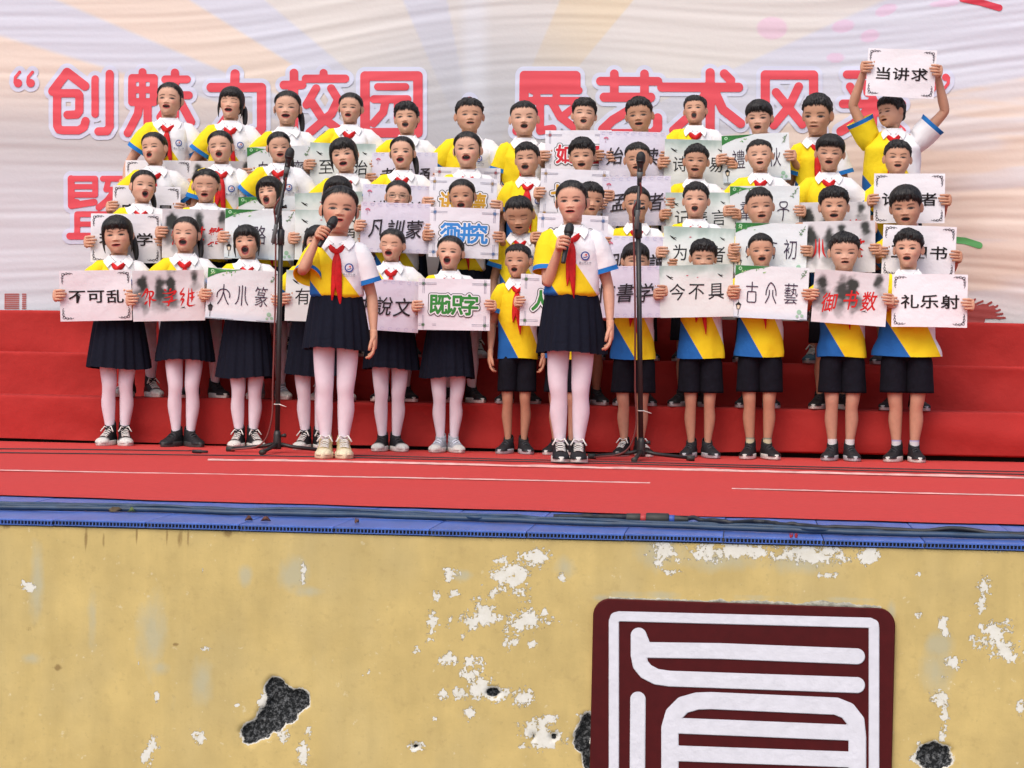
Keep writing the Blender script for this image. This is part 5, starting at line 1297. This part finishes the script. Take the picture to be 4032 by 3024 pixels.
# row, col, sex, face X, hair top Y, chin Y, hair, mouth, (yaw, pitch, roll), extras
KIDS = [
 (1,1,'g',471,845,991,'bangs',.018,(0,0,-2),dict(tail='right',shoe='canvas',skirt=.335,skirtw=.137)),
 (1,2,'g',732,852,990,'pulled',.058,(-8,3,0),dict(shoe='blackblack',skirt=.375,tail='right')),
 (1,3,'g',979,883,1015,'bangs',.062,(-6,2,-2),dict(shoe='canvas',skirt=.316,wisps=0)),
 (1,4,'g',1262,884,1018,'bangs',.03,(0,0,4),dict(shoe='canvas',skirt=.33,bodyx=-22)),
 (1,5,'g',1544,899,1025,'pulled',.052,(-12,4,0),dict(shoe='whitecap',eyes=0,skirt=.37,wisps=0)),
 (1,6,'g',1772,927,1059,'pulled',.060,(-4,3,0),dict(shoe='silver',skirt=.345,fw=1.04)),
 (1,7,'b',2043,959,1090,'crew',.052,(-14,2,-2),dict(shoe='trainer',fat=.92,legs=.95)),
 (1,8,'b',2232,957,1085,'short',.03,(0,0,0),dict(shoe='black')),
 (1,9,'b',2502,952,1090,'bowl',.035,(4,0,0),dict(shoe='blacklace',tone=(.56,.31,.215))),
 (1,10,'b',2767,939,1076,'thick',.02,(4,-2,2),dict(shoe='trainer',legs=.95)),
 (1,11,'b',3001,917,1049,'crew',.045,(0,2,-2),dict(shoe='black',sock=((.55,.50,.33),(.10,.17,.16)))),
 (1,12,'b',3326,912,1061,'short',.020,(-3,-2,1),dict(shoe='trainer',sock=((.66,.64,.64),),legs=1.04)),
 (1,13,'b',3600,900,1052,'thick',.048,(-4,4,2),dict(shoe='black',sock=((.60,.60,.62),(.30,.30,.58)),fat=1.10,legs=1.02,hemw=.122,fw=1.03,bodyx=-20)),
 (2,1,'g',559,667,793,'pulled',.050,(14,5,3),dict(tail='right',shoe='canvas')),
 (2,2,'g',813,662,790,'pulled',.038,(-4,-2,0),dict(eyes=0,shoe='black',fw=1.05)),
 (2,3,'g',1072,691,815,'bob',.062,(-22,3,-5),dict(shoe='silver',fringegap=-20)),
 (2,4,'g',1322,690,826,'bangs',.03,(4,0,4),dict(shoe='canvas')),
 (2,5,'g',1566,708,832,'pulled',.045,(0,3,0),dict(glasses=1,shoe='black',fw=1.03)),
 (2,6,'g',1826,703,833,'pulled',.050,(-6,0,0),dict(shoe='black',tone=(.47,.245,.16))),
 (2,7,'b',2052,764,905,'crew',.018,(-6,-16,-3),dict(eyes=0,shoe='trainer',tone=(.45,.235,.15),fw=1.03)),
 (2,8,'b',2318,716,850,'short',.03,(16,0,0),dict(shoe='trainer',tone=(.46,.24,.155))),
 (2,9,'b',2510,732,869,'crew',.050,(0,2,0),dict(shoe='trainer',tone=(.47,.25,.165))),
 (2,10,'b',2741,717,854,'short',.058,(-4,3,0),dict(shoe='trainer')),
 (2,11,'b',2997,737,882,'crew',.038,(0,0,-1),dict(shoe='trainer')),
 (2,12,'b',3286,732,881,'thick',.038,(3,0,3),dict(shoe='black')),
 (2,13,'b',3576,724,890,'bowl',.035,(-8,-7,-3),dict(shoe='trainer',tone=(.48,.25,.165))),
 (3,1,'g',614,518,644,'pulled',.060,(-18,8,-7),dict(tail='none',shoe='canvas',wisps=0)),
 (3,2,'g',875,512,637,'pulled',.050,(-8,2,-2),dict(tail='back',shoe='black')),
 (3,3,'g',1101,516,632,'pulled',.035,(6,0,-2),dict(tail='right',shoe='canvas')),
 (3,4,'g',1366,538,672,'bangs',.045,(-10,0,-6),dict(shoe='black',fringegap=14,tail='none')),
 (3,5,'g',1587,535,661,'pulled',.055,(-4,4,0),dict(tail='right',shoe='black')),
 (3,6,'g',1845,516,655,'pulled',.040,(-6,0,-3),dict(tail='back',shoe='canvas')),
 (3,7,'b',2082,558,687,'short',.052,(-6,3,0),dict(shoe='trainer',tone=(.54,.29,.195))),
 (3,8,'b',2299,540,674,'thick',.038,(0,-2,-2),dict(shoe='trainer')),
 (3,9,'b',2514,559,687,'crew',.03,(0,0,0),dict(shoe='trainer')),
 (3,10,'b',2740,565,693,'short',.030,(-2,0,0),dict(shoe='trainer',tone=(.47,.245,.16))),
 (3,11,'b',2996,547,671,'crew',.042,(-4,2,-2),dict(shoe='trainer',fw=1.05)),
 (3,12,'b',3286,525,667,'bowl',.042,(-4,0,0),dict(shoe='teal',fw=1.04,bodyx=-20)),
 (3,13,'b',3533,550,687,'short',.040,(6,4,2),dict(shoe='trainer')),
 (4,1,'g',667,322,451,'pulled',.030,(-4,2,0),dict(tail='back',shoe='canvas')),
 (4,2,'g',910,338,462,'bangs',.030,(-3,4,0),dict(tail='right',shoe='black',eyes=0)),
 (4,3,'g',1133,355,486,'pulled',.034,(-6,0,4),dict(tail='right',scarf=0,shoe='black')),
 (4,4,'g',1380,363,480,'pulled',.042,(-8,2,2),dict(tail='back',shoe='black')),
 (4,5,'b',1605,398,524,'thick',.056,(-2,4,0),dict(scarf=0,shoe='trainer')),
 (4,6,'b',1850,384,516,'short',.030,(6,2,2),dict(scarf=0,fat=1.12,fw=1.06,shoe='trainer')),
 (4,7,'b',2067,396,530,'crew',.042,(0,0,0),dict(fat=1.06,fw=1.05,shoe='trainer')),
 (4,8,'b',2297,382,510,'thick',.045,(0,4,0),dict(scarf=0,shoe='trainer')),
 (4,9,'b',2525,380,515,'short',.034,(-2,0,-2),dict(scarf=0,tone=(.43,.225,.14),shoe='trainer')),
 (4,10,'b',2740,372,486,'short',.060,(-4,14,-2),dict(shoe='trainer')),
 (4,11,'b',2995,389,524,'bowl',.038,(-3,-2,0),dict(scarf=0,shoe='trainer',tone=(.55,.31,.22))),
 (4,12,'b',3223,366,521,'short',.012,(-10,-8,3),dict(fw=.94,tone=(.48,.255,.165),shoe='trainer',knotx=.01)),
 (4,13,'b',3520,371,492,'thick',.020,(-38,2,-3),dict(fat=1.30,fw=1.10,shoe='trainer',jaw=1.10,hem=.50,arml=1.16)),
]
# row, col: design, text, centre X, centre Y, roll (degrees, + is right side up), hand height
PAPERS = {
 (1,1):('A','不可乱',377,1164,2.2), (1,2):('B','隶草继',664,1164,2), (1,3):('C','大小篆',953,1162,-3), (1,4):('D','有古文',1265,1167,-1), (1,5):('E','讲說文',1511,1201,-3),
 (1,6):('F','既识字',1788,1199,0), (1,8):('F','人共遵',2191,1184,-1), (1,9):('E','惟書学',2462,1149,1), (1,10):('D','今不具',2742,1146,2), (1,11):('C','古六藝',3036,1152,-2), (1,12):('B','御书数',3347,1173,-3.5), (1,13):('A','礼乐射',3660,1184,0),
 (2,1):('A','若广学',495,938,.5), (2,2):('B','惧其繁',776,921,0), (2,3):('C','但略說',1022,924,-1), (2,4):('D','能知原',1298,926,0), (2,5):('E','凡訓蒙',1557,897,-1), (2,6):('F','须讲究',1827,917,-1.5), (2,8):('F','详训诂',2252,944,-2),
 (2,9):('E','明句讀',2514,1030,-1), (2,10):('D','为学者',2749,995,-2), (2,11):('C','必有初',3035,979,-1), (2,12):('B','小学终',3303,971,1), (2,13):('A','至四书',3618,990,-2),
 (3,1):('A','庸不易',577,826,0), (3,3):('C','子思筆',1072,868,2), (3,4):('D','作中庸',1297,852,3), (3,5):('E','說仁義',1561,823,-1), (3,6):('F','讲道德',1821,795,-2), (3,8):('F','七篇止',2261,764,-1.5), (3,9):('E','孟子者',2507,792,1.5),
 (3,10):('D','记善言',2757,855,1), (3,11):('C','羣弟子',3010,830,.5), (3,12):('B','二十篇',3288,893,1), (3,13):('A','论语者',3580,781,0),
 (4,1):('A','作大学',623,722,1), (4,2):('B','乃曾子',880,726,.5), (4,3):('C','自修齊',1104,668,3), (4,4):('D','至平治',1350,656,0), (4,5):('E','孝经通',1593,692,.5), (4,6):('F','四书熟',1839,752,-.5), (4,8):('F','如六经',2277,606,.5), (4,9):('E','始可读',2490,612,-1), (4,10):('D','诗书易',2747,645,-1), (4,11):('C','禮春秋',2977,622,3.5), (4,13):('A','当讲求',3548,288,-3),
}
GREEN, BLUE_, ORG, RED2 = (.045, .24, .05), (.05, .24, .62), (.62, .33, .04), (.60, .035, .05)
FC = {(1,6): GREEN, (1,8): GREEN, (2,6): BLUE_, (2,8): BLUE_, (3,6): ORG, (3,8): ORG, (4,6): RED2, (4,8): RED2}
ROWN = {1: 'front row', 2: 'second row', 3: 'third row', 4: 'back row'}
DES = {'A': 'white sheet with black corner scrolls', 'B': 'ink wash landscape sheet with red brush writing', 'C': 'sheet with green leaves and lamp and seal script', 'D': 'grey green sheet with small birds', 'E': 'lilac sheet with bold brush writing', 'F': 'sheet of outlined bubble letters'}
HN = {'pulled': 'pulled back hair', 'bangs': 'blunt fringe', 'bob': 'short bob and fringe', 'short': 'short black hair', 'crew': 'cropped hair', 'thick': 'thick tousled hair', 'bowl': 'bowl cut'}
SPECIAL = {(1,7): 'boy without a sign in front row, arms down, right of the green bubble letter sign', (2,7): 'boy looking down in second row with no sign, arms at his sides', (3,7): 'boy without a sign in third row, singing, yellow sleeve and arms down',
 (4,7): 'round faced boy with red scarf and no sign in back row, left of red letters', (4,12): 'tall thin faced boy in back row looking down beside the boy raising his sign overhead', (4,13): 'stout boy in back row raising the 当讲求 sign above his head',
 (3,2): 'girl with high forehead and long red scarf in third row, arms down, no sign', (2,5): 'girl with glasses behind the 凡訓蒙 sign in second row', (4,6): 'round faced boy without a scarf in back row below the banner halo dot', (4,1): 'tallest girl at the left end of the back row, pulled back hair and scarf',
 (4,2): 'girl with fringe and long side hair, second from left in the back row', (1,4): 'girl in front row mostly hidden behind the left soloist, holding the 有古文 sign', (1,8): 'boy in front row hidden behind the right soloist, holding the 人共遵 sign', (2,4): 'girl with fringe half hidden by the left soloist, holding the 能知原 sign', (2,8): 'boy half hidden behind the right soloist with the 详训诂 sign'}
TONES = [(.56, .315, .220), (.54, .295, .200), (.51, .272, .180), (.58, .33, .235)]
for (row, col, sex, fx, ty, cy, hair, mo, head, ex) in KIDS:
    seed = row*131 + col*17; rg = random.Random(seed)
    yk, fz = ROWY[row], ROWZ[row]
    top = at(float(fx), float(ty), yk - .02); chn = at(float(fx), float(cy), yk - .08)
    mo = mo*1.22 + (.003 if mo > .015 else 0)
    ttop = HAIRS[hair][2]; total = top[2] - chn[2]
    hh = total/(1 + ttop + .75*mo) if row != 1 or col not in (99,) else total
    H = top[2] - fz
    X = at(float(fx + ex.get('bodyx', 0)), float(ty), yk)[0]
    rz = -math.atan2(X, yk)*.75
    p = dict(seed=seed, sex=sex, H=H, hh=hh, hairtop=ttop*hh, hair=hair, mo=mo, head=head, loc=(X, yk, fz), rz=rz, shoe='black', tone=TONES[seed % 4] if sex == 'b' else TONES[(seed % 2)*3])
    p['mw'] = .118 - .35*max(mo - .03, 0)
    p['eo'] = rg.uniform(.021, .034)
    p.update(ex)
    if ex.get('bodyx'): p['head'] = head
    kind = 'girl' if sex == 'g' else 'boy'
    pap = PAPERS.get((row, col))
    p['label'] = SPECIAL.get((row, col)) or f"{kind} with {HN[hair]} holding the {pap[1]} sign in the {ROWN[row]}"
    p['arms'] = (('down', 0), ('down', 0))
    if row > 1: p['stance'] = .04; p['ankle'] = .05
    if pap:
        ds, tx, px, py, rl = pap
        over = (row, col) == (4, 13)
        yp = yk - (.19 if row == 1 else .175) + (.02 if over else 0)
        Cp = at(float(px), float(py), yp)
        lab = f"{DES[ds]} reading {tx}, held in the {ROWN[row]}"
        if (row, col) == (4, 13): lab = 'white sheet with black corner scrolls reading 当讲求 held up overhead'
        yaw = rz + R(rg.uniform(-3, 3))
        edge, pr, pu, pn = make_paper(ds, tx, Cp, yaw, R(rl) + .0148*0, seed, lab, pitch=R(rg.uniform(-5, 2)), fcol=FC.get((row, col)), curl=rg.uniform(-.004, .01))
        hz = {(4, 13): .03}.get((row, col), rg.uniform(-.02, .015))
        arms = []
        for sg in (-1, 1):
            pole = (sg*1.0, .10, .0) if over else (sg*.75, .45, -.8)
            arms.append(('paper', edge(sg, hz + rg.uniform(-.008, .008)), pr, pu, pn, pole))
        p['arms'] = tuple(arms)
        if over: p['sleeve'] = .62
    build_child(p)

# ------------------------------------------------------------------ the two soloists and their microphones
M_mic = mat('microphone_body', (.016, .017, .018), rough=.38, noise=(60, .2))
M_mesh = mat('microphone_grille', (.022, .023, .024), rough=.55, metal=.3, bump=(420, .002))
def microphone(name, head, tail, label, grille=.026, wire=True):
    d = head - tail; L = np.linalg.norm(d); d = d/L; o = empty(name, tail); tag(o, label, 'microphone', 'vocal microphones')
    q = lambda t: d*t
    b = MB(); b.tube([q(0), q(.004), q(.010), q(L - .075), q(L - .050), q(L - .040)], [.010, .0125, .0125, .0165, .0185, .0235], 18); b.build('handle', M_mic, o)
    b = MB(); b.tube([q(L - .042), q(L - .030), q(L - .014), q(L + .004), q(L + .016), q(L + .022)], [.0235, .0255, .0262, .0235, .0160, .006], 20); b.build('grille', M_mesh, o)
    b = MB(); b.tube([q(L - .0315), q(L - .026)], [.0272, .0272], 20); b.build('band', M_mic, o)
    b = MB(); b.box(d*(L*.52) + np.array([0, -.0155, 0]), (.008, .004, .016)); b.build('switch', M_grey, o)
    return o
SOLO = [
 dict(X=1344, foot=1318, top=729, chin=911, y=10.72, seed=901, hair='pulled', mo=.026, mic=((1315, 866), (1256, 972)), grip=(1287, 917), tone=(.52, .275, .185), shoe='cream', head=(10, 1, 3), skirt=.40, label='girl soloist at left singing into a hand microphone, cream canvas shoes', mlabel='black hand microphone held by the left soloist', tail='back'),
 dict(X=2262, foot=2252, top=708, chin=868, y=10.80, seed=907, hair='pulled', mo=.022, mic=((2243, 893), (2217, 1037)), grip=(2227, 950), tone=(.55, .30, .21), shoe='blacklace', head=(-4, 0, 0), skirt=.388, label='girl soloist at right singing into a hand microphone, black canvas shoes', mlabel='black hand microphone held by the right soloist', tail='none'),
]
for s_ in SOLO:
    yk = s_['y']; fz = .006
    top = at(float(s_['X']), float(s_['top']), yk - .02); chn = at(float(s_['X']), float(s_['chin']), yk - .08)
    hh = (top[2] - chn[2])/(1 + .052 + .75*s_['mo'])
    X = at(float((s_['X'] + s_['foot'])/2), float(s_['top']), yk)[0]; rz = -math.atan2(X, yk)*.75
    mh = at(*map(float, s_['mic'][0]), yk - .185); mt = at(*map(float, s_['mic'][1]), yk - .235); G = at(*map(float, s_['grip']), yk - .205)
    m = nrm(mh - mt); G = mt + m*np.dot(G - mt, m)
    p = dict(seed=s_['seed'], sex='g', H=top[2] - fz, hh=hh, hairtop=.052*hh, hair=s_['hair'], mo=s_['mo'], mw=.105, head=s_['head'], loc=(X, yk, fz), rz=rz, shoe=s_['shoe'], tone=s_['tone'], label=s_['label'], tail=s_['tail'], skirt=s_['skirt'], skirtw=.124,
             arms=(('mic', G, m, (-.40, .55, -1)), ('down', .012)), stance=.043, ankle=.033, toe=.05, eo=.031, school=1, badge=.024, taillen=1.05, legs=1.04, sleeve=.68, wisps=1, blush=.6)
    build_child(p)
    microphone('microphone', mh, mt, s_['mlabel'])

def mic_stand(pole, clutch, tail, head, base, y, label, mlabel, seed):
    """tripod boom stand; arguments are photo pixels in the plane y"""
    P = lambda q, dy=0.: at(float(q[0]), float(q[1]), y + dy)
    b0 = P(base); b0[2] = .0; o = empty('microphone_stand', b0); tag(o, label, 'microphone stand', 'boom microphone stands')
    def tb(name, pts, rad, m=M_black, n=12, parent=o):
        b = MB(); b.tube(np.array(pts) - b0, rad, n); return b.build(name, m, parent)
    c, t, hd, pm = P(clutch, -.02), P(tail, -.03), P(head, -.10), P(pole)
    bt = b0 + np.array([0, 0, .05])
    tb('pole', [bt, bt*.5 + pm*.5, pm], [.0145, .0145, .0145])
    tb('inner_tube', [pm - nrm(pm - bt)*.02, c + np.array([0, .018, 0])], [.0105, .0105])
    tb('height_clutch', [pm - nrm(pm - bt)*.05, pm - nrm(pm - bt)*.045, pm + nrm(pm - bt)*.035, pm + nrm(pm - bt)*.04], [.014, .021, .021, .014])
    ax = nrm(hd - t)
    be = hd - ax*.14
    tb('boom_arm', [t, t + ax*.01, be], [.0095, .0095, .0085], M_black)
    tb('boom_weight', [t - ax*.004, t, t + ax*.10, t + ax*.104], [.010, .0125, .0125, .009], M_grey)
    tb('boom_clutch', [c - ax*.045, c - ax*.04, c + ax*.045, c + ax*.05], [.012, .020, .020, .012], M_grey)
    b = MB(); b.tube(np.array([c + np.array([0, -.035, 0]), c + np.array([0, .03, 0])]) - b0, [.016, .016], 14); b.tube(np.array([c + np.array([.02, -.01, 0]), c + np.array([.045, -.01, .006])]) - b0, [.006, .012], 8); b.build('clamp_knob', M_black, o)
    tb('microphone_clip', [be - ax*.01, be + ax*.02, be + ax*.05], [.010, .015, .0185], M_grey)
    hub = b0 + np.array([0, 0, .07])
    tb('base_hub', [hub - np.array([0, 0, .045]), hub - np.array([0, 0, .035]), hub + np.array([0, 0, .035]), hub + np.array([0, 0, .06])], [.024, .026, .022, .017])
    b = MB(); b.tube(np.array([hub + np.array([.02, 0, .03]), hub + np.array([.05, -.005, .034])]) - b0, [.006, .013], 8); b.build('base_knob', M_black, o)
    for i, a in enumerate((R(-95), R(176), R(8))):
        d = np.array([math.cos(a), math.sin(a), 0]); L = .27 if i == 0 else .30
        b = MB(); b.tube(np.array([hub + d*.015 - np.array([0, 0, .015]), hub + d*.08 - np.array([0, 0, .030]), hub + d*(L - .02) - np.array([0, 0, .050])]) - b0, [(.011, .012), (.011, .013), (.010, .012)], 8, (0, 0, 1)); lg = b.build('leg', M_black, o)
        b = MB(); b.tube(np.array([hub + d*(L - .045) - np.array([0, 0, .050]), hub + d*L - np.array([0, 0, .052])]) - b0, [.0155, .0165], 10); b.build('rubber_foot', M_conn, lg)
    # cable wound down the stand
    M_rc = mat('red_brown_cable', (.16, .035, .030), rough=.5) if 'red_brown_cable' not in bpy.data.materials else bpy.data.materials['red_brown_cable']
    pts = [be - ax*.0 + np.array([.006, -.010, -.01]), be*.55 + c*.45 + np.array([.014, -.012, 0]), c + np.array([-.018, -.03, 0]), c*.6 + pm*.4 + np.array([-.022, -.02, 0]), pm + np.array([-.024, -.024, -.02]), bt*.35 + pm*.65 + np.array([-.022, -.016, 0]), bt*.7 + pm*.3 + np.array([-.028, -.012, 0]), hub + np.array([-.030, -.02, .12]), hub + np.array([-.09, -.02, -.02]), b0 + np.array([-.26, -.03, .016])]
    b = MB(); b.tube(np.array(pts) - b0, np.full(len(pts), .0052), 8, sub=5); b.build('cable', M_rc, o)
    z1 = hub + np.array([0, 0, .21])
    b = MB(); a = np.linspace(0, 2*np.pi, 13); b.tube(np.stack([np.cos(a)*.017 - .003, np.sin(a)*.019 - .003, np.zeros(13)], -1) + z1 - b0, np.full(13, .003), 6, cap=False); b.tube(np.array([z1 + np.array([.013, -.012, 0]), z1 + np.array([.055, -.02, -.013])]) - b0, [.003, .002], 6); b.build('cable_tie', M_lace, o)
    microphone('microphone', hd, hd - ax*.165, mlabel)
mic_stand((1106, 930), (1099, 817), (1075, 954), (1143, 596), (1091, 1765), 11.12, 'black boom microphone stand at left beside the left soloist', 'black microphone clipped on the left stand', 1)
mic_stand((2513, 905), (2508, 822), (2506, 900), (2524, 612), (2524, 1792), 11.14, 'black boom microphone stand at right of the right soloist', 'black microphone clipped on the right stand', 2)
bpy.data.objects.remove(_to); bpy.data.curves.remove(_tc)
